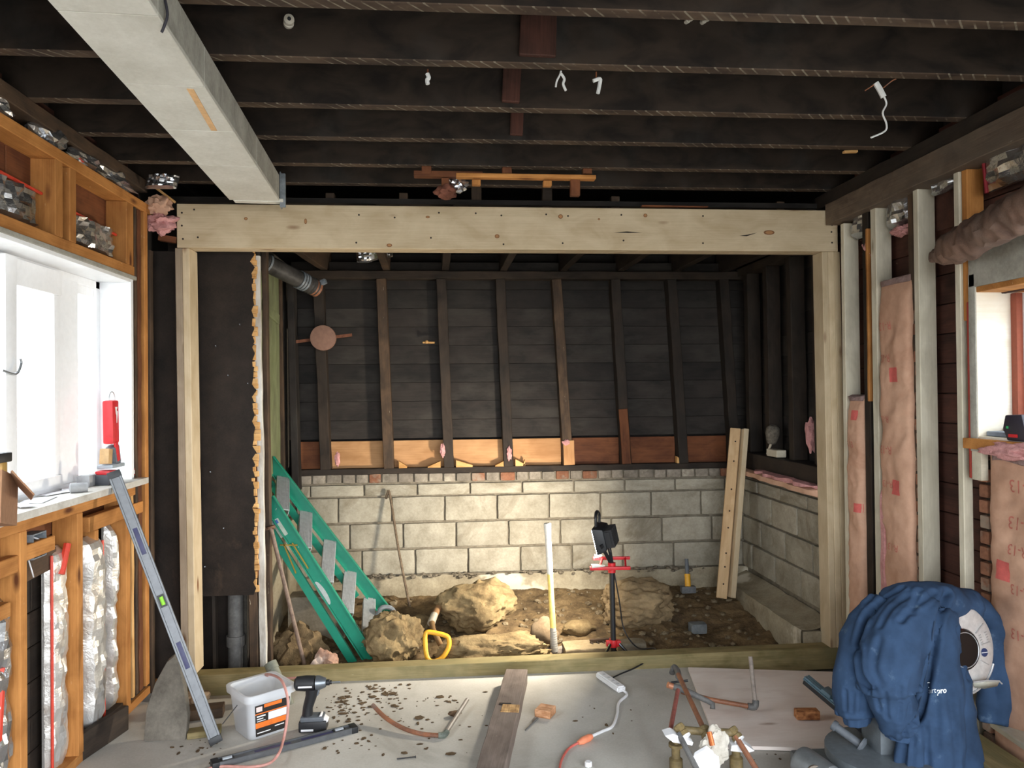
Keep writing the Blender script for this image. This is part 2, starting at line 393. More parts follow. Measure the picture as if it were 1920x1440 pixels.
# ------------------------------------------------------------------ the setting
XL, XR = -1.63, 2.30            # inner faces of the side-wall studs
YH = 4.35                       # front face of the new header and posts
ZJ = 2.80                       # underside of the joists
YB = 5.88                       # face of the block wall at the back
def sm(a, b, x):
    t = min(1, max(0, (x - a) / (b - a))); return t * t * (3 - 2 * t)
def floor_z(x, y):
    return (-0.065 * sm(1.3, 2.2, x) - 0.05 * sm(-0.8, -1.25, x)) * sm(4.08, 4.33, y)

b = MB(); b.grid(lambda u, v: V((XL - 0.2 + 4.3 * u, -1.5 + 5.95 * v, floor_z(XL - 0.2 + 4.3 * u, -1.5 + 5.95 * v))), 90, 120)
b.add([(XL - 0.2, -1.5, -0.3), (XL + 4.1, -1.5, -0.3), (XL + 4.1, 4.45, -0.3), (XL - 0.2, 4.45, -0.3)], [(3, 2, 1, 0)])
floor = tag(b.build('floor', FLOORC, smooth=60, fix=False), 'dusty grey concrete slab floor of the gutted room', 'floor', kind='structure')
b = MB(); b.box((-40, -40, -0.5), (40, 40, -0.32))
tag(b.build('ground', m_rough('yard_ground', '#a9a6a0', '#8f8c86', scale=1.0, rand=False), smooth=0), 'pale yard ground outside the windows', 'ground', kind='structure')

# ---- ceiling of the room: deck and exposed joists
b = MB(); b.box((XL - 0.2, -1.5, ZJ + 0.222), (XR + 0.2, 6.1, ZJ + 0.26))
ceil = tag(b.build('ceiling', DARKER, smooth=0), 'dark board ceiling deck above exposed joists', 'ceiling', kind='structure')
joist_y = [2.295, 2.690, 3.125, 3.525, 3.935, 4.30]
y = 2.295 - 0.41
while y > -1.4: joist_y.insert(0, y); y -= 0.41
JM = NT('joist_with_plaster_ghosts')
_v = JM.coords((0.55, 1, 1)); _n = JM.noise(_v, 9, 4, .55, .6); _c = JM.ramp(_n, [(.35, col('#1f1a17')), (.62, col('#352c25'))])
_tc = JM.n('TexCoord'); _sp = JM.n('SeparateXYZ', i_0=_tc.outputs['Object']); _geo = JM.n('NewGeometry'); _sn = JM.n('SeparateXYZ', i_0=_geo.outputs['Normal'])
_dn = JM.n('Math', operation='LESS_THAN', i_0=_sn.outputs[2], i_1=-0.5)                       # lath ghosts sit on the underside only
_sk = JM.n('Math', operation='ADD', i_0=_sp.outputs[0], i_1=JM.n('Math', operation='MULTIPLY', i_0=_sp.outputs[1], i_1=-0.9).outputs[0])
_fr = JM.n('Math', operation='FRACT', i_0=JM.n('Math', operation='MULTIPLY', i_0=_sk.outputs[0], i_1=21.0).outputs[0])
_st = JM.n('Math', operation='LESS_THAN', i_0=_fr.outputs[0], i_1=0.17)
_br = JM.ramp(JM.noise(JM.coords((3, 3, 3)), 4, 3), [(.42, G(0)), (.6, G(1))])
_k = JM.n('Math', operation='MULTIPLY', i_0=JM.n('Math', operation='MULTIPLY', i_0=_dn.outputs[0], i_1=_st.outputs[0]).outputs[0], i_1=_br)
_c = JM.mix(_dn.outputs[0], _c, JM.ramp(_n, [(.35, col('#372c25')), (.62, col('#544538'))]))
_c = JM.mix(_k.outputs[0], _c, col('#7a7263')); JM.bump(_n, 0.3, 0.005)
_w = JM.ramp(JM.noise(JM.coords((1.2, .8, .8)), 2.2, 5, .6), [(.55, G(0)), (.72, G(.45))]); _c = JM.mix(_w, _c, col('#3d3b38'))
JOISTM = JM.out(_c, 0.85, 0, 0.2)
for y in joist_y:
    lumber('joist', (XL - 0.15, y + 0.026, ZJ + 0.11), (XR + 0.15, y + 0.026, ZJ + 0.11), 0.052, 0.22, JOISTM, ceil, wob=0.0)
# short bridging boards nailed between joists
for (u, v0, v1, wpx, k) in ((993, 27, 105, 40, 1), (1020, 140, 200, 44, 1), (958, 215, 262, 34, 2), (968, 272, 312, 24, 3)):
    ya, yb = joist_y[-6 + k - 1] + 0.05, joist_y[-6 + k]
    c = at(u, v1, Y=yb); w = wpx / F * yb
    lumber('bridging_board', (c.x, yb - 0.012, ZJ + 0.02), (c.x + 0.01, yb - 0.012, ZJ + 0.215), w, 0.022, REDWOOD, ceil, up=(0, 1, 0), wob=0.003)

# ---- left wall
wl = thing('wall_left', (XL, 2.0, 0), 'opened left wall of orange studs and foil insulation around the large window', 'wall', kind='structure')
def lw(name, y0, y1, z0, z1, x0=XL - 0.11, x1=XL, mat=ORANGE, axis=None, **k):
    """box-shaped timber in the left wall"""
    dy, dz = y1 - y0, z1 - z0; yc, zc, xc = (y0 + y1) / 2, (z0 + z1) / 2, (x0 + x1) / 2
    if (axis or ('z' if dz > dy else 'y')) == 'z': return lumber(name, (xc, yc, z0), (xc, yc, z1), x1 - x0, dy, mat, wl, up=(0, 1, 0), **k)
    return lumber(name, (xc, y0, zc), (xc, y1, zc), x1 - x0, dz, mat, wl, **k)
# outside boards
for z in [i * 0.145 for i in range(20)]:
    if z < 1.10 or z > 2.24: lw('sheathing_board', -1.5, 4.45, z, z + 0.141, XL - 0.135, XL - 0.113, REDWOOD if z > 2.2 else BROWNWOOD if z > 0.9 else DARK)
    else:
        lw('sheathing_board', 4.12, 4.45, z, z + 0.141, XL - 0.135, XL - 0.113, DARK)
        lw('sheathing_board', -1.5, 1.90, z, z + 0.141, XL - 0.135, XL - 0.113, DARK)
lw('bottom_plate', -1.5, 4.40, 0.0, 0.042, XL - 0.10, XL - 0.004)
lw('bottom_plate', 3.52, 4.32, 0.042, 0.075, XL - 0.09, XL - 0.02, DARK)
for y in (-1.2, -.75, -.3, .15, .6, 1.05, 1.5): lw('stud', y, y + 0.045, 0.042, 2.616)
for y in (2.15, 2.59, 3.035, 3.483, 3.985): lw('stud', y, y + 0.047, 0.042, 1.105)
lw('stud', 3.715, 3.75, 0.042, 0.99, XL - 0.11, XL - 0.03)
lw('rough_sill', 1.90, 4.10, 1.105, 1.150)
for (y0, y1, z0, z1) in ((2.64, 3.03, .955, 1.02), (3.085, 3.30, .985, 1.045), (3.60, 3.985, 1.0, 1.07)): lw('blocking', y0, y1, z0, z1, XL - 0.045, XL - 0.004)
lw('blocking', 4.06, 4.20, 1.0, 1.06, XL - 0.04, XL)
lw('blocking', 2.70, 2.99, .80, .855, XL - 0.06, XL - 0.01); lw('blocking', 2.70, 2.99, .64, .74, XL - 0.09, XL - 0.03, TREATED)
# above the window
lw('window_header', 1.90, 4.10, 2.240, 2.295); lw('top_plate', -1.5, 4.33, 2.616, 2.668)
for u0, u1 in ((104, 118), (131, 143), (237, 250)):
    lw('cripple_stud', at(u0, 350, X=XL).y, at(u1, 350, X=XL).y, 2.295, 2.616)
lw('cripple_stud', 2.62, 2.665, 2.295, 2.616)
lw('backing_panel', 1.9, 3.12, 2.27, 2.62, XL - 0.112, XL - 0.10, BROWNWOOD, axis='y'); lw('backing_panel', 3.13, 4.12, 2.27, 2.62, XL - 0.112, XL - 0.10, BROWNWOOD, axis='y')
lw('ledger_timber', -1.5, 4.30, 2.735, ZJ, XL - 0.16, XL - 0.01, OLDSTUD, wob=0.004)
# the corner studs beside the window
for y0, y1, x0, m in ((4.075, 4.10, XL - .11, LATH), (4.125, 4.15, XL - .06, OLDSTUD), (4.165, 4.205, XL - .11, BROWNWOOD), (4.23, 4.275, XL - .11, ORANGE)):
    lw('corner_stud', y0, y1, 0.06, 2.616, x0, XL - (0.008 if y0 < 4.2 else 0), m, wob=0.004 if y0 < 4.2 else 0)
lw('corner_board', 4.29, 4.335, 0.0, 2.42, XL - .03, XL + .008, OLDSTUD, wob=0.003)

# ---- the large white window
w1 = thing('window_1', (XL - 0.1, 3.0, 1.19), 'large white framed sliding window in the left wall, blown out with daylight', 'window', kind='structure')
WX = -1.80
def lwin(name, y0, y1, z0, z1, x0, x1, par=w1, mat=PVC, bev=0.004):
    c = MB(); c.box((x0, y0, z0), (x1, y1, z1)); return c.build(name, mat, par, bevel=bev)
lwin('frame_jamb', 4.045, 4.075, 1.19, 2.235, WX - .05, XL + .004); lwin('frame_jamb', 1.92, 1.95, 1.19, 2.235, WX - .05, XL + .004)
lwin('frame_head', 1.95, 4.045, 2.205, 2.238, WX - .05, XL + .004); lwin('frame_base', 1.95, 4.045, 1.19, 1.215, WX - .06, WX + .03)
lwin('plaster_return', 1.92, 4.10, 2.222, 2.242, XL - .02, XL + .012, mat=PLASTER)
lwin('frame_stop', 1.95, 4.045, 2.165, 2.205, WX - .02, WX + .02); lwin('frame_stop', 4.0, 4.045, 1.215, 2.205, WX - .02, WX + .02)
y_mull = (at(100, 700, X=WX).y, at(137, 700, X=WX).y); y_left = (at(6, 700, X=WX + .05).y, at(28, 700, X=WX + .05).y)
s1 = lwin('sash', y_mull[0], y_mull[1], 1.215, 2.17, WX - .02, WX + .025)
lwin('sash_rail', y_mull[1], 4.0, 1.215, 1.235, WX - .02, WX + .01, s1); lwin('sash_rail', y_mull[1], 4.0, 2.12, 2.17, WX - .02, WX + .01, s1)
lwin('pane', y_mull[1], 4.0, 1.235, 2.12, WX - .008, WX - .002, s1, GLASS, 0)
s2 = lwin('sash', y_left[0], y_left[1], 1.215, 2.19, WX + .02, WX + .06)
lwin('sash_rail', y_left[1], y_mull[0], 1.215, 1.265, WX - .01, WX + .04, s2); lwin('sash_rail', y_left[1], y_mull[0], 2.08, 2.19, WX - .01, WX + .04, s2)
lwin('pane', y_left[1], y_mull[0], 1.265, 2.08, WX + .008, WX + .014, s2, GLASS, 0)
lwin('sash_stile', y_mull[0] - .05, y_mull[0], 1.265, 2.08, WX - .01, WX + .03, s2)
s3 = lwin('sash', 2.40, 2.46, 1.215, 2.17, WX - .02, WX + .03)
lwin('sash_rail', 1.95, y_left[0], 1.215, 1.26, WX - .02, WX + .02, s3); lwin('sash_rail', 1.95, y_left[0], 2.10, 2.19, WX - .02, WX + .02, s3)
lwin('pane', 1.95, y_left[0], 1.26, 2.10, WX - .008, WX - .002, s3, GLASS, 0)
p = at(18, 695, X=WX + .07); c = MB(); c.tube(arc([p + V((0, -.05, .0)), p + V((.012, -.01, -.012)), p + V((.014, .03, -.008)), p + V((.012, .06, .03)), p + V((.012, .055, .05))], 5), 0.005)
c.build('latch', STEEL, w1)
c = MB(); c.box((WX + .03, 1.92, 1.160), (XL + .052, 4.14, 1.192)); c.build('window_stool', m_rough('old_painted_sill', '#dcdad4', '#b8b2a8', scale=6, bump=.15, rough=.6, stain='#8d8478', stain_at=.56), w1, bevel=.004)

# ---- right wall
wr = thing('wall_right', (XR, 2.0, 0), 'opened right wall of pale sistered studs beside the small window', 'wall', kind='structure')
def rw(name, y0, y1, z0, z1, x0=XR, x1=XR + 0.089, mat=PINE_GREY, axis=None, **k):
    dy, dz = y1 - y0, z1 - z0; yc, zc, xc = (y0 + y1) / 2, (z0 + z1) / 2, (x0 + x1) / 2
    if (axis or ('z' if dz > dy else 'y')) == 'z': return lumber(name, (xc, yc, z0), (xc, yc, z1), x1 - x0, dy, mat, wr, up=(0, 1, 0), **k)
    return lumber(name, (xc, y0, zc), (xc, y1, zc), x1 - x0, dz, mat, wr, **k)
for z in [i * 0.145 for i in range(20)]:
    if 1.35 < z < 1.95: rw('sheathing_board', 3.16, 4.5, z, z + .141, XR + .115, XR + .137, REDWOOD); pass
    else: rw('sheathing_board', 2.0 if z < 2.1 else -1.5, 4.5, z, z + .141, XR + .115, XR + .137, REDWOOD)
rw('bottom_plate', 1.55, 4.33, 0, .042, mat=PINE_GREY)
for y in (-1.45, 1.55, 1.95): rw('stud', y, y + 0.042, 0.042, 2.60)
rw('stud', 4.222, 4.26, .042, 2.585); rw('stud', 3.893, 3.945, .042, 2.60); rw('stud', 3.525, 3.565, .042, 2.60, mat=PINE_GREY)
rw('stud', 3.225, 3.262, .042, 2.60, XR, XR + .045, PINE_GREY)
rw('old_stud', 3.185, 3.222, 1.92, 2.60, XR + .01, XR + .09, ORANGE); rw('old_stud', 3.990, 4.05, .042, 2.60, XR + .012, XR + .11, DARK)
rw('nailer', 3.972, 3.99, 1.55, 2.50, XR - .004, XR + .05, ORANGE, wob=.002); rw('old_stud', 3.60, 3.64, .042, 2.60, XR + .02, XR + .11, OLDSTUD)
rw('old_stud', 3.10, 3.15, .042, 1.30, XR + .05, XR + .115, DARK)
rw('header_timber', -1.5, 4.34, 2.595, 2.72, XR - .05, XR + .07, RAFTER, wob=.005); rw('header_timber', -1.5, 4.5, 2.72, ZJ, XR - .035, XR + .10, DARK, wob=.004)
# stacks of old bricks set between the studs, seen edge-on
for (y0, y1, z0, z1, x0) in ((3.585, 3.60, .05, 2.05, XR + .02), (3.145, 3.16, .05, 1.28, XR + .03)):
    z = z0
    while z < z1 - .05:
        c = MB(); g = R(-.004, .004); c.box((x0 + g, y0 - .03, z), (x0 + .085 + g, y1 + .01, z + .056)); c.build('nogging_brick', BRICK, wr, bevel=.006); z += .068

# ---- the small window on the right
w2 = thing('window_2', (XR + .1, 2.7, 1.41), 'small white framed window in the right wall with a bright deep reveal', 'window', kind='structure')
def rwin(name, y0, y1, z0, z1, x0, x1, mat=PVC, par=w2, bev=.004):
    c = MB(); c.box((x0, y0, z0), (x1, y1, z1)); return c.build(name, mat, par, bevel=bev)
REVEAL = m_wood('pale_reveal_board', '#f3ede0', '#e3d8c4', knot='#9a7a55', var=.03, bump=.08)
rwin('reveal_board', 3.122, 3.145, 1.40, 2.06, XR - .002, XR + .26, REVEAL); rwin('reveal_board', 2.0, 2.02, 1.40, 2.06, XR - .002, XR + .26, REVEAL)
rwin('reveal_head', 2.02, 3.122, 2.035, 2.06, XR - .002, XR + .26, ORANGE); rwin('reveal_base', 2.02, 3.122, 1.39, 1.408, XR, XR + .26, REVEAL)
rwin('foam_seam', 3.085, 3.121, 1.41, 2.03, XR + .155, XR + .185, m_plain('rust_red_sealant', '#8e4a36', .8))
fr = rwin('window_frame', 3.05, 3.10, 1.41, 2.03, XR + .185, XR + .25); rwin('frame_rail', 2.03, 3.05, 1.41, 1.45, XR + .185, XR + .25, PVC, fr); rwin('frame_rail', 2.03, 3.05, 1.985, 2.03, XR + .185, XR + .25, PVC, fr)
rwin('frame_stile', 2.03, 2.08, 1.45, 1.985, XR + .185, XR + .25, PVC, fr); rwin('sash_stile', 3.015, 3.05, 1.45, 1.985, XR + .2, XR + .235, m_plain('grey_gasket', '#8f979c', .5), fr)
rwin('pane', 2.08, 3.02, 1.45, 1.985, XR + .212, XR + .218, GLASS, fr, 0)
rwin('window_stool', 2.0, 3.185, 1.352, 1.398, XR - .03, XR + .10, ORANGE); rwin('sealant_strip', 3.168, 3.183, 1.22, 2.0, XR - .004, XR + .012, m_plain('red_sealant', '#9c3a2e', .7)); rwin('casing_strip', 3.125, 3.168, 1.34, 2.12, XR - .006, XR + .02, PLASTER)
rwin('apron_block', 3.105, 3.165, 1.215, 1.345, XR - .004, XR + .03, PINE_GREY)
rwin('plaster_panel', 1.6, 3.165, 2.06, 2.285, XR - .006, XR + .014, PLASTER)

# ---- the new opening: header, posts and sill
hb = thing('header_beam', (0.4, YH, 2.443), 'long new pine header beam spanning the wide opening', 'beam')
for k in range(3):
    lumber('ply', (-1.502, YH + .019 + k * .039, 2.5665), (2.333, YH + .019 + k * .039, 2.5665), .038, .247, PINE, hb)
for (u, v) in ((341, 399), (364, 393), (341, 423), (343, 448), (371, 445), (673, 403), (740, 408), (823, 399), (808, 446), (940, 404), (944, 458), (1065, 405), (1055, 456), (1169, 451), (1165, 403), (1318, 405), (1318, 456), (1554, 412), (1560, 412), (1560, 422), (1559, 435), (1560, 455), (892, 400), (1024, 402), (668, 455)):
    p = at(u, v, Y=YH); c = MB(); c.cyl(p + V((0, -.0012, 0)), p + V((0, .004, 0)), .0055, n=8); c.build('screw', SCREWM, hb)
KN1, KN2 = m_plain('knot_ring', '#7b5334', .8), m_plain('knot_heart', '#a8794e', .8)
for (u, v, rx, rz) in ((461, 410, .010, .009), (573, 415, .008, .016), (730, 460, .016, .010), (802, 407, .012, .007), (932, 443, .014, .012), (1051, 406, .014, .013), (1210, 404, .012, .011), (1123, 411, .007, .006), (1442, 436, .034, .014)):
    p = at(u, v, Y=YH); c = MB(); c.add([p + V((rx * math.cos(t * .4488), -.0008, rz * math.sin(t * .4488))) for t in range(14)], [tuple(range(14))]); c.build('knot', KN1, hb, fix=False)
    c = MB(); c.add([p + V((.68 * rx * math.cos(t * .4488), -.0014, .68 * rz * math.sin(t * .4488))) for t in range(14)], [tuple(range(14))]); c.build('knot_heart', KN2, hb, fix=False)
for (pts) in (((1386, 442), (1402, 440), (1420, 436), (1412, 439), (1400, 443)), ((1150, 436), (1175, 434), (1205, 436), (1178, 437))):
    c = MB(); c.add([at(u, v, Y=YH) + V((0, -.001, 0)) for u, v in pts], [tuple(range(len(pts)))]); c.build('grain_crack', SCREWM, hb, fix=False)
pl = thing('support_post', (-1.45, YH, .06), 'pine post of doubled studs beside the blackened partition wall', 'post', 'new pine posts of the opening')
for k in range(2): lumber('ply', (-1.413 - .019 - k * .039, YH + .07, .068), (-1.436 - .019 - k * .039, YH + .07, 2.442), .038, .14, PINE if k == 0 else PINE_SHADED, pl, up=(0, 1, 0))
pr = thing('support_post', (2.29, YH, .08), 'pine post of three studs beside the kraft-papered right wall', 'post', 'new pine posts of the opening')
for k in range(3): lumber('ply', (2.249 + .019 + k * .039, YH + .06, .078), (2.232 + .019 + k * .037, YH + .06, 2.442), .038, .12, PINE, pr, up=(0, 1, 0))
sp = lumber('sill_timber', (-1.50, YH + .05, .0), (2.36, YH + .05, .018), .10, .128, TREATED)
tag(sp, 'treated timber sill lying across the foot of the opening', 'timber')

# ---- the boxed beam under the joists
bd = (at(761, 737.5, Y=100) - at(842, 737.5, Y=100)) / 100 + V((0, 1, 0)); bd.z = 0; bd.normalize()
e_l = at(430, 378, Z=2.652); e_r = at(523, 384, Z=2.652); YE = 4.10
e_l = at(430, 378, Y=YE); e_r = at(523, 384, Y=YE); e_l.z = e_r.z = 2.65
side = V((bd.y, -bd.x, 0)); wid = (e_r - e_l).length
bb = thing('boxed_beam', (e_l.x, e_l.y, 2.65), 'long off-white boarded beam casing hung below the joists', 'beam')
ends = [0.0, 0.62, 1.08, 1.52, 2.0, 2.6, 3.4, 4.2, 5.4]
for i in range(len(ends) - 1):
    a, c2 = e_l - bd * (ends[i] + .002), e_l - bd * (ends[i + 1] - .002)
    m = side * (wid / 2)
    lumber('bottom_panel', a + m + V((0, 0, .008)), c2 + m + V((0, 0, .008)), wid, .016, BOXWHITE, bb, bevel=.002)
    lumber('side_panel', a + side * (wid - .006) + V((0, 0, .078)), c2 + side * (wid - .006) + V((0, 0, .078)), .012, .125, PLASTER, bb, bevel=.002)
    lumber('side_panel', a + side * .006 + V((0, 0, .078)), c2 + side * .006 + V((0, 0, .078)), .012, .125, PLASTER, bb, bevel=.002)
t0 = e_l - bd * 1.1; lumber('stain_strip', e_l - bd * 1.09 + side * wid * .72 + V((0, 0, -.0005)), e_l - bd * 1.5 + side * wid * .80 + V((0, 0, -.0005)), .022, .002, m_plain('tan_tape', '#d3a877', .8), bb, bevel=0)
lumber('end_strip', e_l + bd * .02 + side * .02 + V((0, 0, .004)), e_l + bd * .02 + side * (wid + .02) + V((0, 0, .004)), .05, .018, BOXWHITE, bb)
c = MB(); q = e_l + side * (wid + .004) + bd * .03
c.bar(q + V((0, 0, -.03)), q + V((0, 0, .16)), .055, .006, up=side); c.bar(q - bd * .02 + V((0, 0, -.03)) + side * .012, q - bd * .02 + side * .012 + V((0, 0, .15)), .02, .03, up=side)
c.build('end_bracket', GALV, bb, bevel=.004)
c = MB(); q = e_l - bd * 1.95 + side * (wid + .004) + V((0, 0, .03)); c.tube(arc([q + V((0, 0, .04)), q + V((.006, 0, .0)), q + V((-.002, 0, -.03)), q + V((-.01, 0, -.05))], 4), .004); c.build('torn_tape', m_plain('dark_tape', '#2a2730', .6), bb)

# ---- old partition left of the opening
wp = thing('wall_partition', (-1.4, 4.5, 0), 'blackened partition with a splintered lath and plaster edge behind the opening', 'wall', kind='structure')
px0, px1 = -1.62, at(474, 800, Y=4.55).x
zb = at(440, 1116, Y=4.55).z
n = 14; z = zb; hts = []
prev = 0
c = MB()
rag = [(px1 + .018 * noise.noise(V((i * .9, 3, 1))) + (0.012 * (i % 2)), zb + (2.62 - zb) * i / 60) for i in range(61)]
c.prism([(px0, 4.545, zb)] + [(x, 4.545, z) for x, z in rag] + [(px0, 4.545, 2.62)], (0, .02, 0)); c.build('felt_panel', BLACKFELT, wp, smooth=20)
for (u, v) in ((385, 1062), (420, 990), (428, 705), (395, 885), (405, 650), (450, 610), (465, 720)):
    p = at(u, v, Y=4.545); c = MB(); c.cyl(p, p + V((.006, -.03, .004)), .003, n=6); c.build('nail', STEEL, wp)
# lath ends and plaster of the broken edge
z = zb + .01; i = 0
while z < 2.50:
    h = R(.022, .05); x = px1 + .012 * noise.noise(V((z * 4, 3, 1))); ln = R(.015, .04)
    lumber('lath_end', (x - .03, 4.558, z + h / 2), (x + ln, 4.552 + R(-.006, .006), z + h / 2 + R(-.004, .004)), .012, h * .94, LATH, wp, bevel=.002, wob=.003); z += h; i += 1
lumber('edge_stud', (px1 + .055, 4.70, .0), (px1 + .04, 4.70, 2.55), .03, .06, OLDSTUD, wp, up=(0, 1, 0), wob=.003)
tx = at(492, 800, Y=4.60).x
lumber('white_trim', (tx + .006, 4.575, .02), (tx - .02, 4.575, 2.44), .038, .03, m_wood('flaking_white_paint', '#d9d6cf', '#b9b2a6', worn='#8b7d6c', var=.02), wp, up=(0, 1, 0), wob=.005)
lumber('edge_strip', (tx - .032, 4.60, 0), (tx - .05, 4.60, 2.40), .014, .04, BROWNWOOD, wp, up=(0, 1, 0), wob=.003)
lumber('lower_stud', (px1 + .0, 4.60, -.1), (px1 - .01, 4.60, zb + .1), .05, .09, OLDSTUD, wp, up=(0, 1, 0), wob=.003); lumber('lower_stud', (px1 - .24, 4.62, -.1), (px1 - .245, 4.62, zb), .02, .05, DARK, wp, up=(0, 1, 0))
c = MB(); c.box((px0, 4.75, -.1), (px1, 4.77, 1.0)); c.build('rear_board', BLACKFELT, wp)
c = MB(); c.cyl((px1 - .14, 4.68, -.1), (px1 - .14, 4.68, .5), .045, n=16); c.cyl((px1 - .14, 4.68, .12), (px1 - .14, 4.68, .18), .055, n=16); c.build('drain_pipe', GREYPIPE, wp)
# dark board to the left of the post
lumber('corner_panel', (-1.60, 4.44, 0), (-1.60, 4.44, 2.44), .15, .015, BLACKFELT, wp, up=(0, 1, 0)); lumber('ledge_block', (-1.60, 4.36, 2.50), (-1.505, 4.36, 2.485), .04, .035, BROWNWOOD, wp)

# ---- side wall of the back room, left
XS = -1.20
ws = thing('wall_back_left', (XS, 5.3, 0), 'left side wall of the dug-out back room with a green board', 'wall', kind='structure')
c = MB(); c.box((XS - .05, 4.72, -.3), (XS - .03, 6.0, 2.62)); c.build('cement_panel', m_rough('smoky_cement_board', '#5c5750', '#3d3934', scale=9, bump=.4, stain='#7a756b', stain_at=.6), ws)
lumber('green_board', (XS - .015, 5.25, .9), (XS - .02, 5.25, 2.46), .03, .56, GREENBOARD, ws, up=(0, 1, 0), wob=.002); lumber('green_cleat', (XS + .005, 5.02, 2.2), (XS + .005, 5.47, 2.15), .015, .07, GREENBOARD, ws)
lumber('corner_strip', (XS + .01, 5.56, .95), (XS - .005, 5.56, 2.45), .03, .04, OLDSTUD, ws, up=(0, 1, 0))
lumber('shade_strip', (XS + .06, 5.80, 0.9), (XS + .03, 5.80, 2.5), .05, .12, DARKER, ws, up=(0, 1, 0))  # dark upright put in for the shadow between the two walls
c = MB(); c.box((XS - .03, 4.9, -.35), (XS + .05, 5.86, .70)); c.build('rubble_footing', FOOT, ws, bevel=.02)

# ---- back wall: block, brick, sill plate, studs and boards
wb = thing('wall_back', (.5, YB, 0), 'rear wall of painted concrete block under a sooty stud and board wall', 'wall', kind='structure')
c = MB(); c.box((XS - .05, YB + .016, -.3), (2.5, YB + .18, 1.0)); c.build('mortar_bed', MORTAR, wb)
_blocks = []
for k in range(4):
    me = MB(); me.bar((-.196, 0, 0), (.196, 0, 0), .06, .194); o = me.build('tmp', BLOCK, bevel=.010, M=Matrix.Identity(4)); m = o.data; WM.pop(o); bpy.data.objects.remove(o)
    bm = bmesh.new(); bm.from_mesh(m); bmesh.ops.subdivide_edges(bm, edges=[e for e in bm.edges if e.calc_length() > .1], cuts=6, use_grid_fill=True)
    for v in bm.verts: v.co += V((.004 * noise.noise(v.co * 14 + V((k * 9, 0, 0))), .003 * noise.noise(v.co * 20 + V((0, k * 9, 0))), .004 * noise.noise(v.co * 14 + V((0, 0, k * 9)))))
    bm.to_mesh(m); bm.free(); m.name = 'block'; _blocks.append(m)
def block(x0, x1, z0, z1, wall, fixed, side=False):
    o = bpy.data.objects.new('block', random.choice(_blocks)); s = V(((x1 - x0) / .40, 1, (z1 - z0) / .202)); g = R(-.003, .004)
    c = ((x0 + x1) / 2, (z0 + z1) / 2)
    M = (Matrix.Translation((fixed - .03 - g + .03, c[0], c[1])) @ Matrix.Rotation(math.radians(90), 4, 'Z') if side else Matrix.Translation((c[0], fixed + .03 + g - .03 + .02, c[1]))) @ Matrix.Rotation(R(-.006, .006), 4, 'Y') @ Matrix.Diagonal((*s, 1))
    put(o, M, wall)
zc = [.224, .426, .628, .830, .925]
for r in range(4):
    z0, z1 = zc[r], zc[r + 1]
    off = {0: 878, 1: 856, 2: 835, 3: 784}[r]; xs = at(off, 1000, Y=YB).x
    x = xs - .405 * 6
    while x < 2.33:
        a, e = max(x, XS + .04), min(x + .4, 2.325)
        if e - a > .04: block(a, e, z0 + .004, z1 - .004, wb, YB)
        x += .405
x = XS + .05
while x < 2.3:
    w = R(.095, .125); c = MB(); c.box((x, YB - R(.0, .012), .932 + R(0, .004)), (x + w - .010, YB + .09, 1.003 + R(-.006, .002)))
    c.build('brick', random.choice((BRICK, BRICKG, BRICKG)), wb, bevel=.012, seg=2); x += w
c = MB(); c.grid(lambda u, v: V((XS + 3.6 * u, YB - .05 - .03 * (1 - v) - .03 * noise.noise(V((u * 9, v * 2, 0))) - .02 * noise.noise(V((u * 30, v * 6, 0))), .02 + .205 * v + .012 * noise.noise(V((u * 14, 3, 0))) * v)), 120, 8); c.build('footing', FOOT, wb, smooth=50)
lumber('sill_plate', (XS, YB + .05, 1.022), (2.36, YB + .05, 1.022), .12, .045, DARK, wb, wob=.006)
studs = [(-.985, -.938), (-.51, -.462), (-.051, -.003), (.406, .458), (.848, .925), (1.313, 1.389), (1.767, 1.848), (2.19, 2.27)]
for k, (xt, xb) in enumerate(studs):
    lumber('stud', (xb, YB + .02, 1.045), (xt, YB + .02, 2.50), .075, .10, OLDSTUD if k in (1, 4) else DARK, wb, up=(0, 1, 0), wob=.004)
lumber('sister_board', (studs[5][1] - .005, YB - .035, 1.05), (studs[5][1] - .03, YB - .035, 1.48), .07, .02, BROWNWOOD, wb, up=(0, 1, 0), wob=.004)
lumber('sister_board', (studs[4][1] + .005, YB - .035, 1.05), (studs[4][1] + .002, YB - .035, 1.24), .085, .02, PLYW, wb, up=(0, 1, 0), wob=.003)
z = 1.27; k = 0
while z < 2.56:
    lumber('wall_board', (XS - .05, YB + .085, z + .07), (2.46, YB + .085, z + .07), .022 + R(0, .006), .1436, DARKER, wb, bevel=.0015); z += .145; k += 1
edges = [XS] + [(a + c) / 2 - .01 for a, c in studs] + [2.36]
for k in range(len(edges) - 1):
    lumber('plywood_strip', (edges[k] + .01, YB + .07, 1.148), (edges[k + 1] + .005, YB + .07, 1.148), .012, .21, PLYW if k in (1, 2, 3, 4) else BROWNWOOD, wb)
lumber('top_plate', (XS, YB + .03, 2.53), (2.40, YB + .03, 2.53), .12, .06, DARK, wb, wob=.004); lumber('top_plate', (XS, YB + .07, 2.60), (2.40, YB + .07, 2.60), .05, .08, DARKER, wb)
# ceiling of the back room
c = MB(); c.box((-1.7, 4.47, 2.73), (2.5, 6.1, 2.76)); cb = tag(c.build('ceiling_back', DARKER, smooth=0), 'dark boarded ceiling of the back room', 'ceiling', kind='structure')
for k, x in enumerate((-.93, -.47, -.02, .43, .90, 1.36, 1.81, 2.2)):
    lumber('ceiling_joist', (x + (.03 if k else -.12), 4.47, 2.645), (x, 5.99, 2.645), .055, .16, OLDSTUD if k in (0, 1) else DARK, cb, wob=.003)

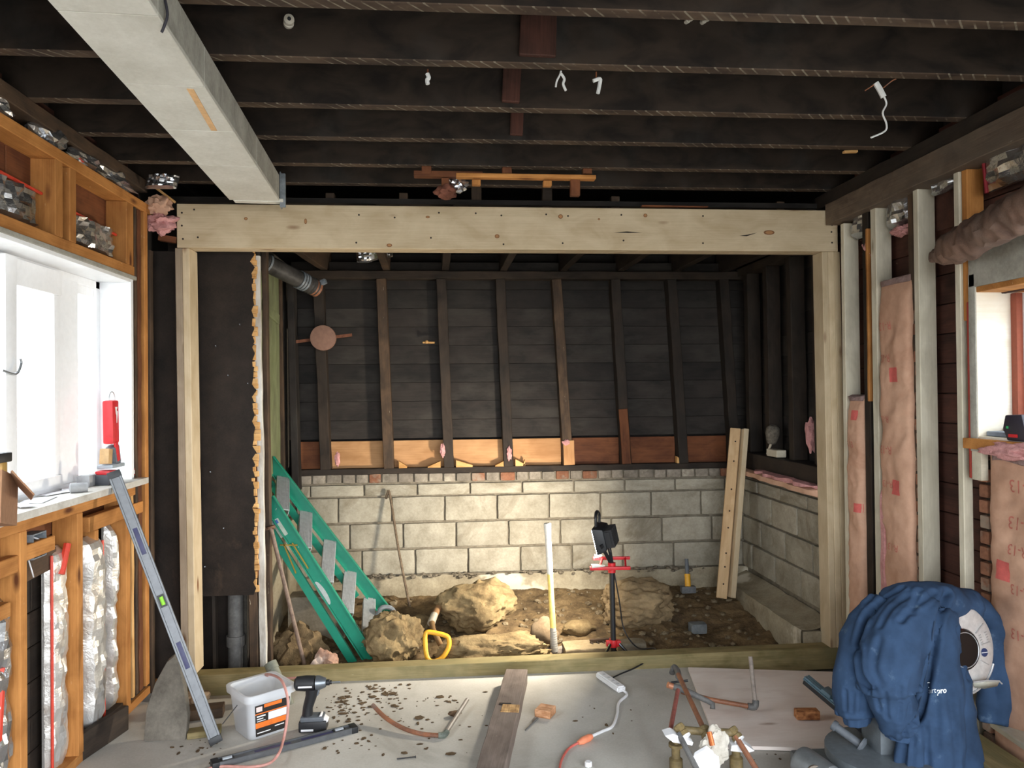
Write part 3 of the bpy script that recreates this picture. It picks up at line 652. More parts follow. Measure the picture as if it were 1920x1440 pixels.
# ---- right side wall of the back room
XW = 2.33
wq = thing('wall_back_right', (XW, 5.2, 0), 'right side wall of the back room, whitened block on a wide footing', 'wall', kind='structure')
c = MB(); c.box((XW + .015, 4.46, -.3), (XW + .18, YB + .1, .93)); c.build('mortar_bed', MORTAR, wq)
for r in range(4):
    z0, z1 = zc[r], zc[r + 1]; y = YB - [.19, .36, .15, .30][r]
    a1 = YB - .005
    while a1 > 4.47:
        a0 = max(y, 4.46); block(a0, a1 - .006, z0 + .004, z1 - .004, wq, XW + .02, side=True); a1 = a0; y = a0 - .405
y = 4.47
while y < YB - .1:
    w = R(.10, .2); c = MB(); c.box((XW - R(0, .008), y, .935), (XW + .1, y + w - .012, .99 + R(-.004, .006))); c.build('brick', random.choice((BRICK, BRICKG)), wq, bevel=.012); y += w
c = MB(); c.grid(lambda u, v: V((2.12 + (.21 * sm(.45, 1, v)) + .008 * noise.noise(V((u * 8, v * 5, 2))), 4.46 + 1.42 * u, -.28 + (.43 * sm(0, .5, v)) + .008 * noise.noise(V((u * 12, v * 3, 0))) + .05 * sm(.6, 1, v))), 50, 16); c.build('footing', FOOT, wq, smooth=40); c = MB(); c.box((2.135, 4.458, -.28), (2.335, 4.62, .145)); c.build('footing_end', FOOT, wq, bevel=.01)
lumber('sill_timber', (XW + .02, 4.46, 1.07), (XW + .02, YB, 1.07), .16, .135, DARK, wq, wob=.006)
for y in (4.62, 4.98, 5.36, 5.72): lumber('stud', (XW + .04, y, 1.14), (XW + .02, y - .02, 2.52), .10, .07, DARK, wq, up=(0, 1, 0), wob=.004)
z = 1.14
while z < 2.60: lumber('wall_board', (XW + .11, 4.46, z + .07), (XW + .11, YB + .1, z + .07), .02, .1436, DARKER, wq, bevel=.0015); z += .145
lumber('top_plate', (XW + .03, 4.46, 2.55), (XW + .03, YB, 2.55), .12, .06, DARK, wq)

# ---- dug earth
def dirt_z(x, y):
    t = (y - 4.45) / 1.43
    base = -.10 + .19 * sm(0, 1, t) + .05 * sm(1.0, 2.2, x) * (1 - t)
    q = V((x, y, 0)); return base + .05 * noise.noise(q * 2.3) + .028 * noise.noise(q * 6) + .014 * noise.noise(q * 15) + .008 * noise.noise(q * 34)
c = MB(); c.grid(lambda u, v: V((-1.66 + 4.1 * u, 4.452 + 1.45 * v, dirt_z(-1.66 + 4.1 * u, 4.452 + 1.45 * v))), 240, 100)
earth = tag(c.build('earth_floor', DIRT, smooth=180, fix=False), 'brown dug earth floor of the back room', 'earth', kind='structure')

# ---- outer skins added behind the boards to stop daylight leaking in
SKIN = m_plain('dark_blocking_sheet', '#2a2522', .9)
def skin(parent, lo, hi): c = MB(); c.box(lo, hi); return c.build('light_block_skin', SKIN, parent, smooth=0)
skin(wb, (-1.9, YB + .20, .80), (2.6, YB + .21, 3.06)); skin(wq, (XR + .139, 4.40, .80), (XW + .26, 6.12, 3.06)); skin(ws, (XL - .21, 4.44, -.3), (XL - .13, 6.12, 3.06))
skin(wl, (XL - .21, -1.5, -.3), (XL - .138, 4.46, 1.12)); skin(wl, (XL - .21, -1.5, 2.245), (XL - .138, 4.46, 3.03)); skin(wl, (XL - .21, 4.10, 1.1), (XL - .138, 4.46, 2.3)); skin(wl, (XL - .21, -1.5, 1.1), (XL - .138, 1.9, 2.3))
skin(wr, (XR + .139, 1.6, -.3), (XR + .20, 4.5, 1.385)); skin(wr, (XR + .139, -1.5, 2.065), (XR + .20, 4.5, 3.03)); skin(wr, (XR + .139, 3.15, 1.3), (XR + .20, 4.5, 2.1)); skin(wr, (XR + .139, 1.6, 1.3), (XR + .20, 2.0, 2.1))
# the unseen wall behind the camera, its wide opening shaped to let in daylight
wf = thing('wall_rear', (0, -1.55, 0), 'unseen rear wall of the room with a wide opening added for daylight', 'wall', kind='structure')
skin(wf, (XL - .21, -1.60, -.3), (-1.25, -1.5, 3.03)); skin(wf, (2.25, -1.60, -.3), (XR + .2, -1.5, 3.03)); skin(wf, (-1.25, -1.60, 2.75), (2.25, -1.5, 3.03))

# ================================================================== things in the back room
# ---- work light on a tripod (its lamp is the only lamp that is switched on)
TY = 4.64
hub = at(1150, 1206, Y=TY); top = at(1147, 1064, Y=TY); foot = V((hub.x, TY, dirt_z(hub.x, TY)))
tl = thing('tripod_work_light', foot, 'black and red tripod work light glowing beside the sledgehammer', 'work light')
c = MB(); c.cyl((hub.x, TY, hub.z - .05), top, .017, n=16); c.build('pole', BLACKP, tl)
c = MB(); c.cyl(hub + V((0, 0, -.022)), hub + V((0, 0, .022)), .026, n=16); c.bar(hub + V((-.045, 0, 0)), hub + V((.045, 0, 0)), .03, .035); c.bar(hub + V((0, -.02, 0)), hub + V((0, .05, 0)), .03, .035); c.build('hub', REDP, tl, bevel=.003)
for dx, dy in ((-.13, -.10), (.19, -.06), (-.02, .22)):
    e = V((hub.x + dx, TY + dy, 0)); e.z = dirt_z(e.x, max(e.y, 4.46)) + .015
    c = MB(); c.cyl(hub + V((dx * .18, dy * .18, 0)), e, .009, n=10); lg = c.build('leg', m_plain('black_chrome', '#55585c', .25, .9), tl); c = MB(); c.cyl(e - (e - hub).normalized() * .03, e + (e - hub).normalized() * .012, .012, n=10); c.build('foot', BLACKP, lg)
c = MB(); c.cyl(top + V((0, 0, -.03)), top + V((0, 0, .03)), .024, n=14); c.build('collar', REDP, tl)
bl, br_ = at(1106, 1066, Y=TY - .02), at(1182, 1065, Y=TY - .02); c = MB(); c.bar(bl, br_, .018, .022); c.build('crossbar', REDP, tl, bevel=.004)
bl2, br2 = at(1112, 1047, Y=TY + .10), at(1181, 1046, Y=TY + .10); c = MB(); c.bar(bl2, br2, .016, .02); c.build('crossbar', REDP, tl, bevel=.004)
c = MB(); c.bar(br_ + V((-.03, 0, 0)), br2 + V((-.03, 0, 0)), .012, .014); c.build('crossbar_link', REDP, tl); c = MB(); c.bar(bl + V((.06, 0, 0)), bl2 + V((.06, 0, 0)), .012, .014); c.build('crossbar_link', REDP, tl)
for q, w in ((bl, .085), (bl2, .05)):
    c = MB(); c.bar(q + V((.01, 0, .014)), q + V((.01 + w, 0, .016)), .03, .02, w1=.02, h1=.008); c.build('clamp', m_plain('pale_lit_bar_end', '#e2ddd4', .4, .2), tl, bevel=.003)  # pale ends added to the red bars, lamp glare put into their colour
ax = V((-.265, 0, .964)); nrm = (V((-.93, .42, -.20))).normalized(); ax = (ax - nrm * ax.dot(nrm)).normalized(); sd = ax.cross(nrm).normalized()
hc = at(1126, 1008, Y=TY + .03)
c = MB(); c.bar(hc - nrm * .045, hc + nrm * .02, .17, .13, up=ax, w1=.20, h1=.17); hd = c.build('lamp_head', BLACKP, tl, bevel=.008)
c = MB()
for k in range(-3, 4): c.bar(hc - nrm * .095 + sd * k * .022, hc - nrm * .04 + sd * k * .022, .010, .11, up=ax)
c.bar(hc - nrm * .08, hc - nrm * .04, .15, .09, up=ax); c.build('heat_sink', BLACKP, hd)
c = MB(); c.bar(hc + nrm * .020, hc + nrm * .024, .175, .145, up=ax); c.build('lens', m_glow('lamp_lens', '#fff1d8', 40.0), hd)
c = MB(); h0 = hc + ax * .085; c.tube(arc([h0 - sd * .05, h0 - sd * .05 + ax * .05 - nrm * .01, h0 - sd * .02 + ax * .075 - nrm * .012, h0 + sd * .02 + ax * .075 - nrm * .012, h0 + sd * .05 + ax * .05 - nrm * .01, h0 + sd * .05], 5), .010); c.build('carry_handle', BLACKP, hd)
c = MB(); k0 = hc - ax * .06 - sd * .105; c.cyl(k0, k0 - V((0, .03, 0)), .018, n=14); c.build('tilt_knob', REDP, hd)
c = MB(); c.bar(hc - ax * .02 - sd * .10 - nrm * .02, top + V((0, -.006, .02)), .022, .008, up=V((0, 1, 0))); c.bar(hc - ax * .02 + sd * .10 - nrm * .02, top + V((0, .012, .02)), .022, .008, up=V((0, 1, 0))); c.build('bracket', BLACKP, tl)
ll = bpy.data.lights.new('work_lamp', 'AREA'); ll.shape = 'RECTANGLE'; ll.size = .16; ll.size_y = .13; ll.energy = 52.0; ll.color = (1.0, .90, .74)
lo = bpy.data.objects.new('work_lamp', ll); zax = -nrm; xax = sd; yax = zax.cross(xax); lp = hc + nrm * .03
put(lo, Matrix(((xax.x, yax.x, zax.x, lp.x), (xax.y, yax.y, zax.y, lp.y), (xax.z, yax.z, zax.z, lp.z), (0, 0, 0, 1))), tl)
cord = arc([hc - nrm * .05 + V((0, .03, 0)), at(1160, 1120, Y=TY + .05), at(1170, 1180, Y=TY + .06), at(1195, 1214, Y=TY - .02), at(1228, 1216, Y=4.50), at(1222, 1232, Y=4.40), at(1195, 1250, Y=4.33), at(1165, 1263, Z=.012), at(1150, 1270, Z=.012)], 7)
c = MB(); c.tube(cord, .0045, n=7); c.build('power_cord', BLACKP, tl)

# ---- sledgehammer
sy = 4.78; s0 = at(1039, 1215, Y=sy); s1 = at(1026, 982, Y=sy); d = (s1 - s0).normalized()
sh = thing('sledgehammer', (s0.x, sy, dirt_z(s0.x, sy)), 'long yellow-handled sledgehammer standing on its head in the dirt', 'hammer')
pts = [s0 + d * t for t in (-.05, .10, .104, .35, .355, .60, .64, (s1 - s0).length)]
c = MB(); c.tube(pts[2:5], [.019, .018, .017], n=14); c.tube([pts[4], pts[5]], .018, n=14); c.build('handle', m_plain('pale_yellow_fibreglass', '#f0d878', .45), sh)
c = MB(); L = (s1 - s0).length; c.tube([s0 + d * .47, s0 + d * .52, s0 + d * (L - .1), s0 + d * (L - .03), s1, s1 + d * .004], [.019, .020, .019, .022, .023, .018], n=14); c.build('grip', m_plain('white_rubber_grip', '#e6e3d8', .6), sh)
c = MB(); c.tube([s0 + d * t for t in (-.02, .0, .05, .1, .13)], [.024, .024, .022, .020, .019], n=14)
for k in range(8): c.tube([s0 + d * (.0 + k * .015), s0 + d * (.008 + k * .015)], .0245 - k * .0005, n=14)
c.build('collar_wrap', m_plain('grey_wrap', '#9a9891', .7), sh)
hh = V((s0.x, sy, s0.z - .03)); c = MB(); c.lathe(hh + V((-.08, .0, -.005)), V((1, .25, .02)), [(.028, 0), (.034, .008), (.034, .05), (.028, .06), (.028, .10), (.034, .11), (.034, .155), (.028, .163)], n=8); c.build('head', m_rough('rusty_steel_head', '#a89d90', '#6d6259', scale=20, rough=.5), sh, smooth=30)

# ---- stepladder lying against the side wall
ly0, ly1 = 4.86, 5.30
la0, la1 = at(705, 1250, Y=ly0), at(503, 935, Y=ly0); lb0, lb1 = at(730, 1155, Y=ly1), at(505, 862, Y=ly1)
gl = m_plain('green_fibreglass', '#12876c', .4, var=.06)
lad = thing('stepladder', (la0.x, (ly0 + ly1) / 2, -.1), 'green fibreglass stepladder with aluminium treads leaning in the dirt pit', 'ladder')
def rail(a, e, inward, name='rail', w=.085, t=.03):
    d = (e - a).normalized(); n = d.cross(V((0, 1, 0))).normalized(); c = MB()
    c.bar(a, e, .006, w, up=n)
    c.bar(a + n * (w / 2 - .003) + inward * t / 2, e + n * (w / 2 - .003) + inward * t / 2, t, .006, up=n); c.bar(a - n * (w / 2 - .003) + inward * t / 2, e - n * (w / 2 - .003) + inward * t / 2, t, .006, up=n)
    return c.build(name, gl, lad)
near = rail(la0, la1, V((0, -1, 0))); far = rail(lb0, lb1, V((0, -1, 0)))
tread = MB()
for k, (un, vn, uf, vf) in enumerate(((690, 1212, 693, 1122), (651, 1148, 657, 1072), (613, 1090, 619, 1014), (572, 1026, 574, 960), (530, 955, 531, 895))):
    a, e = at(un, vn, Y=ly0 + .01), at(uf, vf, Y=ly1 - .01); c = MB(); n = V((.25, 0, .97)).normalized()
    dd = (e - a).normalized(); w_ = dd.cross(n)
    c.bar(a, e, .085, .004, up=n)
    for j in range(-4, 5): c.bar(a + n * .004 + w_ * j * .0098, e + n * .004 + w_ * j * .0098, .0045, .004, up=n)
    c.bar(a - n * .02 + w_ * .041, e - n * .02 + w_ * .041, .003, .04, up=n); c.bar(a - n * .02 - w_ * .041, e - n * .02 - w_ * .041, .003, .04, up=n)
    c.build('tread', TREAD, lad)
ra0, ra1 = at(668, 1252, Y=ly0 - .02), at(500, 985, Y=ly0 - .02)
rail(ra0, ra1, V((0, 1, 0)), 'rear_rail', .05, .022)
rb0, rb1 = at(668, 1120, Y=ly1 - .04), at(506, 905, Y=ly1 - .04); rail(rb0, rb1, V((0, 1, 0)), 'rear_rail', .045, .02)
n = V((0, -1, 0))
for (a, e) in (((532, 1020), (555, 1075)), ((548, 1018), (578, 1066)), ((525, 1022), (558, 1022))):
    c = MB(); c.bar(at(*a, Y=ly0 - .034), at(*e, Y=ly0 - .034), .008, .004, up=(0, 1, 0)); c.build('spreader', m_plain('brass_spreader', '#a58b3f', .4, .8), lad)
dn = (la1 - la0).normalized(); cc = at(605, 1112, Y=ly0 - .004); nn = dn.cross(V((0, 1, 0))).normalized()
c = MB(); c.add([cc + dn * .085 * math.cos(t * .3142) + nn * .022 * math.sin(t * .3142) for t in range(20)], [tuple(range(20))]); c.build('oval_label', m_plain('silver_label', '#b9bcb8', .5), near, fix=False)
cc = at(524, 990, Y=ly0 - .004); c = MB(); c.bar(cc - dn * .06, cc + dn * .06, .001, .05, up=nn); lb = c.build('paper_label', m_plain('scuffed_label', '#b6bcae', .6), near)
c = MB(); c.bar(cc + dn * .03 + V((0, -.001, 0)), cc + dn * .055 + V((0, -.001, 0)), .001, .03, up=nn); c.build('blue_mark', m_plain('blue_print', '#3f5fa0', .6), near)
c = MB(); f0 = at(712, 1180, Y=ly0 + .05); c.bar(f0, f0 + V((.05, .02, -.22)), .004, .05, up=(0, 1, 0)); c.build('foot_plate', ALU, lad)

# ---- bars leaning behind the opening
def leaning_bar(name, pts, r, mat, label, cat):
    c = MB(); c.tube(pts, r, n=10); return tag(c.build(name, mat), label, cat)
a, e = at(570, 1243, Y=4.66), at(508, 990, Y=4.66)
pb = thing('digging_bar', (a.x, 4.66, dirt_z(a.x, 4.66)), 'rusty steel digging bar leaning on the broken plaster edge beside the ladder', 'bar')
c = MB(); dd = (e - a).normalized(); c.tube([a - dd * .08, a, e], .0125, n=10); c.build('shaft', m_rough('brown_steel', '#8c7768', '#5e4c41', scale=25, rough=.5), pb)
c = MB(); c.cyl(e, e + dd * .012, .026, n=14); c.bar(e + V((-.035, 0, -.004)), e + V((.02, 0, .004)), .02, .018); c.build('tamper_head', m_rough('rust', '#7d5f4c', '#5a4334', scale=25), pb)
a, e = at(769, 1140, Y=5.60), at(731, 928, Y=5.83)
c = MB(); c.tube(arc([a + V((.012, -.03, -.03)), a, a.lerp(e, .5) + V((-.008, 0, 0)), e, e + V((-.02, .01, .004)), e + V((-.03, .02, -.03))], 6), .0095, n=9)
tag(c.build('rebar', m_rough('rusty_rebar', '#7a6a58', '#54473a', scale=30)), 'thin rusty bent rod leaning against the block wall', 'rod')
# ---- shovel
g0 = at(820, 1213, Y=4.62); sv = thing('shovel', (g0.x, 4.7, dirt_z(g0.x, 4.7)), 'dirty wooden shovel with a yellow D-shaped grip lying in the earth', 'shovel')
h1 = at(808, 1172, Y=4.95); h2 = at(835, 1118, Y=5.25)
c = MB(); c.tube([at(840, 1238, Y=4.62), at(812, 1180, Y=4.90), at(810, 1168, Y=4.96)], [.017, .017, .019], n=12); c.build('handle_shaft', m_wood('dirty_ash_handle', '#9c7b52', '#6e5336'), sv)
c = MB(); c.tube([at(808, 1170, Y=4.97), at(815, 1152, Y=5.04)], [.026, .024], n=12); c.build('ferrule', m_plain('worn_grey_ferrule', '#b3aa98', .6, .3), sv)
c = MB(); c.tube([at(815, 1153, Y=5.04), at(834, 1118, Y=5.26)], [.022, .026], n=12); c.build('socket', m_wood('dirty_socket', '#8c6a48', '#5e4630'), sv)
gz = V((.0, -.3, 1)).normalized(); gx = V((1, 0, 0)); gp = []
prof = [(797, 1195), (800, 1186), (812, 1186), (836, 1192), (842, 1200), (841, 1214), (832, 1230), (820, 1239), (808, 1240), (801, 1232), (798, 1215)]
gp = [at(u, v, Y=4.60 + (1240 - v) * .0012) for u, v in prof]; gp = arc(gp + [gp[0]], 4); c = MB(); c.tube(gp, .0145, n=9, cap=False); c.build('grip', YELLOWP, sv)
c = MB(); bp = at(850, 1126, Y=5.34); c.grid(lambda u, v: bp + V((.2 * (u - .5), .22 * v, .02 * math.cos(6.28 * (u - .5)) - .03 * v)), 6, 6); bl_ = c.build('blade', m_rough('muddy_steel', '#7d6d55', '#55483a', scale=15), sv)
bl_.modifiers.new('thick', 'SOLIDIFY').thickness = .006

# ---- hammer stuck by the wall, doubled lumber, brush and block
a, e = at(1290, 1100, Y=5.55), at(1287, 1048, Y=5.62)
hm = thing('club_hammer', (a.x, a.y, dirt_z(a.x, a.y)), 'short hammer with a yellow handle end-up in the dirt by the wall', 'hammer')
c = MB(); c.tube([a, a.lerp(e, .45)], .022, n=12); c.build('handle', YELLOWP, hm); c = MB(); c.tube([a.lerp(e, .44), e], [.016, .014], n=12); c.build('grip', GREYP, hm)
c = MB(); c.bar(a + V((-.055, 0, -.02)), a + V((.055, 0, -.02)), .055, .05); c.build('head', m_rough('grey_steel_head', '#77797b', '#515355', scale=20, rough=.5), hm, bevel=.008)
a0 = at(1360, 1116, Y=5.42); a1 = at(1386, 803, Y=5.58)
dl = thing('leaning_lumber', (a0.x, a0.y, a0.z), 'pair of screwed pine boards leaning in the corner of the back room', 'lumber')
off = V((.045, 0, 0)); dv = V((0, -.02, 0))
lumber('board', a0 + V((-.03, 0, -.02)), a1 + V((-.03, 0, 0)), .075, .04, m_wood('reddish_pine', '#d3b48b', '#b8946a', knot='#7c4f30', var=.06), dl, up=(.3, 1, 0)); lumber('board', a0 + V((.035, -.025, -.01)), a1 + V((.03, -.03, -.005)), .038, .08, PINE, dl, up=(.0, 1, 0))
for t in (.07, .17, .25, .4, .5, .63, .8, .92):
    p = a0.lerp(a1, t) + V((-.03, -.021, 0)); c = MB(); c.cyl(p, p + V((0, -.003, 0)), .006, n=8); c.build('screw', SCREWM, dl)
tz = 1.14
b0 = at(1441, 860, X=XW - .01); b1 = at(1450, 800, X=XW - .01); b0.z = tz + .10
wbk = at(1453, 870, X=XW - .02); lumber_o = lumber('wood_block', V((XW - .02, wbk.y - .11, tz + .03)), V((XW - .02, wbk.y + .06, tz + .03)), .07, .05, PINE_GREY); tag(lumber_o, 'small pale wood block on the dark sill timber of the back room', 'wood block')
br = thing('hand_brush', (XW - .0, b0.y, tz), 'old hand brush standing on its handle against the dark studs', 'brush')
q0 = at(1439, 862, X=XW - .01); q0.z = tz + .01; q1 = at(1447, 828, X=XW - .01); q2 = at(1450, 798, X=XW - .01)
c = MB(); c.tube([q0, q1], .009, n=8); c.build('handle', PINE_GREY, br); c = MB(); c.tube([q1 - (q2 - q1) * .1, q1 + (q2 - q1) * .1, q1.lerp(q2, .5), q1.lerp(q2, .85), q2], [.03, .04, .05, .045, .025], n=12); c.build('bristles', m_rough('grey_bristle', '#7c7468', '#514b43', scale=30), br)

# ---- stones and lumps of earth
def stone(name, u, v, Y, rx, ry, rz, mat, label, cat, seed, amp=.25, sub=4, freq=1.2, sink=.3, group=None, flat=0.0):
    p = at(u, v, Y=Y); c = MB(); c.rock((p.x, Y, dirt_z(p.x, Y) + rz * (1 - sink)), (rx, ry, rz), seed, amp, sub, freq, flat)
    return tag(c.build(name, mat, smooth=50), label, cat, group)
ST = 'field stones and earth lumps in the pit'
stone('boulder', 893, 1150, 5.20, .25, .19, .17, CLAY, 'large rounded mud-caked boulder beside the shovel', 'stone', 3, .38, 5, 1.1, .25, ST)
stone('earth_lump', 735, 1200, 4.84, .17, .13, .17, CLAY, 'tall crumbly clay lump at the foot of the ladder', 'earth lump', 5, .42, 5, 1.4, .2, ST)
stone('earth_lump', 930, 1225, 4.72, .34, .15, .11, CLAY, 'broad yellowish clay bank just behind the sill', 'earth lump', 8, .4, 5, 1.5, .25, ST)
stone('boulder', 1195, 1160, 5.22, .25, .17, .15, m_rough('tan_stone', '#9c8767', '#6b5a42', scale=5, bump=.7, dist=.015), 'big slanted tan stone behind the work light', 'stone', 11, .42, 5, 1.1, .25, ST)
stone('flat_stone', 1100, 1215, 4.78, .24, .13, .06, m_rough('pale_tan_stone', '#a8977a', '#7f6f55', scale=6), 'flat tan slab of stone between sledgehammer and tripod', 'stone', 14, .2, 4, 1.2, .2, ST, .6)
stone('stone', 1185, 1205, 4.80, .13, .09, .07, STONE, 'pale grey angular stone touching the tripod', 'stone', 16, .2, 3, 1.5, .1, ST, .6)
stone('stone', 1308, 1180, 5.02, .085, .06, .055, m_rough('blue_grey_stone', '#7d8284', '#5b6063', scale=9), 'small blue-grey stone alone on the bare dirt', 'stone', 19, .2, 3, 1.4, .15, ST, .6)
stone('stone', 990, 1232, 4.60, .075, .05, .045, STONE, 'pale stone wedged against the sill near the sledgehammer', 'stone', 22, .2, 3, 1.5, .2, ST, .6)
stone('stone', 1085, 1168, 5.10, .11, .07, .05, CLAY, 'ochre stone half buried in front of the block wall', 'stone', 25, .25, 3, 1.4, .3, ST)
stone('stone', 1020, 1190, 4.96, .09, .07, .10, m_rough('brown_stone', '#8d7a62', '#5f503d', scale=8), 'upright brown stone behind the sledgehammer head', 'stone', 28, .25, 3, 1.4, .2, ST)
stone('stone', 790, 1165, 5.25, .06, .05, .055, CLAY, 'knobbly yellow stone left of the boulder', 'stone', 31, .3, 3, 1.6, .2, ST)
p = at(600, 1165, Y=5.20); c = MB(); c.rock((p.x - .02, 5.26, .10), (.30, .14, .26), 34, .10, 4, 1.0, .6); tag(c.build('concrete_chunk', m_rough('poured_concrete_chunk', '#968c7b', '#6e6455', scale=7, bump=.5, stain='#5a4c39'), smooth=40), 'broken slab of grey concrete standing behind the digging bar', 'concrete', ST)
p = at(610, 1222, Y=4.62); c = MB(); c.rock((p.x, 4.64, dirt_z(p.x, 4.64) + .07), (.085, .07, .105), 37, .35, 4, 1.7); tag(c.build('plaster_lump', m_rough('pinkish_plaster_lump', '#c3a08c', '#8d6a58', scale=9, bump=.8, pale='#e4d3c6'), smooth=50), 'pinkish lump of plaster at the sill below the ladder', 'plaster')
p = at(545, 1200, Y=4.85); c = MB(); c.rock((p.x + .05, 4.84, .0), (.16, .12, .17), 41, .4, 4, 2.2); tag(c.build('earth_lump', DIRT, smooth=40), 'dark loose earth heap against the broken plaster edge', 'earth lump', ST)
p = at(716, 1148, Y=5.15); c = MB(); c.tube(arc([p + V((-.03, 0, -.02)), p + V((0, 0, .03)), p + V((.06, .02, .02)), p + V((.09, .02, -.03))], 5), .016, n=9); tag(c.build('bent_scrap', GALV), 'curved scrap of grey metal behind the ladder foot', 'scrap metal')
# small rubble on the earth
c = MB(); random.seed(21)
for k in range(420):
    x, y = R(-1.1, 2.05), R(4.5, 5.78); s = R(.006, .022); c.rock((x, y, dirt_z(x, y) + s * .3), (s * R(.8, 1.6), s * R(.8, 1.4), s * R(.6, 1)), k, .3, 1)
c.build('rubble', m_rough('mixed_rubble', '#8f8169', '#574a38', scale=30), earth, smooth=0)['kind'] = 'stuff'
c = MB()
for k in range(110):
    x, y = R(-.9, 2.0), YB - R(.02, .09); s = R(.004, .02); c.rock((x, y, .225 + R(-.01, .02)), (s * 1.4, s, s * .8), k + 500, .3, 1)
c.build('mortar_crumbs', m_rough('mortar_crumb', '#8d8373', '#514a3f', scale=30), wb, smooth=0)['kind'] = 'stuff'
# wooden grate behind the tripod
p = at(1105, 1208, Y=4.82)
gt = thing('wooden_grate', (p.x, 4.85, dirt_z(p.x, 4.8)), 'small dark wooden grate leaning behind the tripod', 'grate')
lumber('rail', at(1106, 1201, Y=4.80), at(1152, 1198, Y=4.82), .02, .018, OLDSTUD, gt)
for u in (1107, 1119, 1130, 1141): lumber('slat', at(u, 1203, Y=4.80), at(u + 20, 1228, Y=4.72), .012, .014, DARK, gt)

# ---- wedges on the sill plate
for k, (u0, v0, u1, v1) in enumerate(((748, 876, 763, 880), (802, 872, 826, 876), (855, 870, 886, 876), (928, 868, 949, 872), (966, 868, 984, 873), (980, 866, 984, 876), (1268, 862, 1280, 872))):
    a = at(u0, v0, Y=YB - .0); w = (u1 - u0) / F * YB; c = MB(); x0 = a.x; z0 = 1.045
    c.prism([(x0, YB - .02, z0), (x0 + w, YB - .02, z0), (x0 + w, YB - .02, z0 + .05), (x0, YB - .02, z0 + .008)] if k % 2 else [(x0, YB - .02, z0), (x0 + w, YB - .02, z0), (x0 + w, YB - .02, z0 + .015), (x0, YB - .02, z0 + .055)], (0, .06, 0))
    tag(c.build('wood_wedge', LATH, bevel=.002), 'small split-wood wedge on the plate above the brick course', 'wedge', 'wedges along the sill plate')

# ---- flexible duct, round box, scrap in the rafters
d0, d1 = at(470, 478, Y=4.95), at(592, 540, Y=5.35); n_ = 46
dv = (d1 - d0); c = MB(); prs = []
dt = thing('duct_pipe', d1, 'sooty black flexible duct hanging under the back room ceiling', 'duct')
c.tube([d0 + dv * i / n_ for i in range(n_ + 1)], [.058 + .004 * (i % 2) if i < 10 or i > 34 else .058 for i in range(n_ + 1)], n=20); c.build('duct_hose', m_rough('sooty_duct', '#4b4845', '#2b2927', scale=14, rough=.5), dt)
c = MB(); u_ = dv.normalized()
for t in (.22, .72, .76, .80): c = MB(); c.cyl(d0 + dv * t, d0 + dv * t + u_ * .014, .064, n=20); c.build('duct_clamp', GALV, dt)
c = MB(); c.cyl(d1 - u_ * .03, d1 + u_ * .012, .06, n=20, cap=False); c.build('duct_end_ring', COPPER, dt); c = MB(); c.bar(d1 + V((.04, -.02, .03)), d1 + V((.075, -.03, .045)), .03, .035); c.build('damper_tab', GALV, dt, bevel=.004)
rb = at(607, 634, Y=5.80); jb = thing('junction_box', rb, 'round rust-brown box plate fixed on an old stud', 'box')
c = MB(); c.cyl(rb, rb + V((0, -.045, 0)), .095, n=28); c.build('round_plate', m_plain('rust_brown_paint', '#8d6a5a', .8), jb, bevel=.006)
c = MB(); c.bar(at(553, 641, Y=5.79), at(660, 628, Y=5.79), .012, .022); c.build('hanger_bar', m_rough('rusty_bar', '#8a5b46', '#603c2d', scale=20), jb)
p = at(793, 642, Y=5.90); c = MB(); c.tube([p, p + V((.09, -.02, -.003))], .008, n=8); c.ball(p + V((.03, -.02, .002)), .014); tag(c.build('cable_staple', LATH), 'small pale cable stub on the sooty boards', 'cable')
p = at(690, 485, Y=5.55); c = MB(); c.pillow(p + V((-.08, 0, -.03)), V((.26, 0, .04)), V((0, -.02, .11)), .02, 14, 10, .02, .04, 14, 4, True, rag=.02); tag(c.build('foil_scrap', FOIL, smooth=20), 'crumpled foil scrap tucked between back room ceiling joists', 'foil')
# kraft and pink wool along the right sill timber
c = MB(); c.pillow((XW - .075, 4.47, .955), (0, 1.38, 0.02), (.0, .0, .05), -.05, 50, 6, .0, .02, 7, 9, rag=.012); tag(c.build('insulation_strip', KRAFT, smooth=60), 'torn kraft strip of insulation under the dark sill timber', 'insulation')
c = MB(); c.pillow((XW - .07, 4.47, 1.0), (0, .95, 0.0), (.0, .0, .035), -.05, 50, 6, .0, .03, 11, 12, rag=.02); tag(c.build('insulation_tuft', PINKWOOL, smooth=60), 'pink wool tuft squeezed out under the dark sill timber', 'insulation')
p = at(1520, 815, X=XW - .01); c = MB(); c.rock(p, (.03, .035, .10), 50, .5, 3, 2.0); tag(c.build('insulation_tuft', PINKWOOL, smooth=60), 'rusty pink wool clump hanging on the dark studs by the post', 'insulation')
for k, (u, v) in enumerate(((830, 845), (1062, 830), (955, 850), (632, 862))):
    p = at(u, v, Y=YB - .05); c = MB(); c.rock(p + V((0, .01, 0)), (.018 if k != 1 else .03, .012, .05 if k != 1 else .02), 60 + k, .5, 3, 2.0); tag(c.build('insulation_tuft', PINKWOOL, smooth=60), ('pink wool wisp on the stud right of the leaning rod', 'flattened pink wool lump on the plywood-patched stud', 'pink wool wisp between two wedges on a back stud', 'pink wool wisp at the first plywood strip above the ladder')[k], 'insulation', 'wool tufts on the back studs')

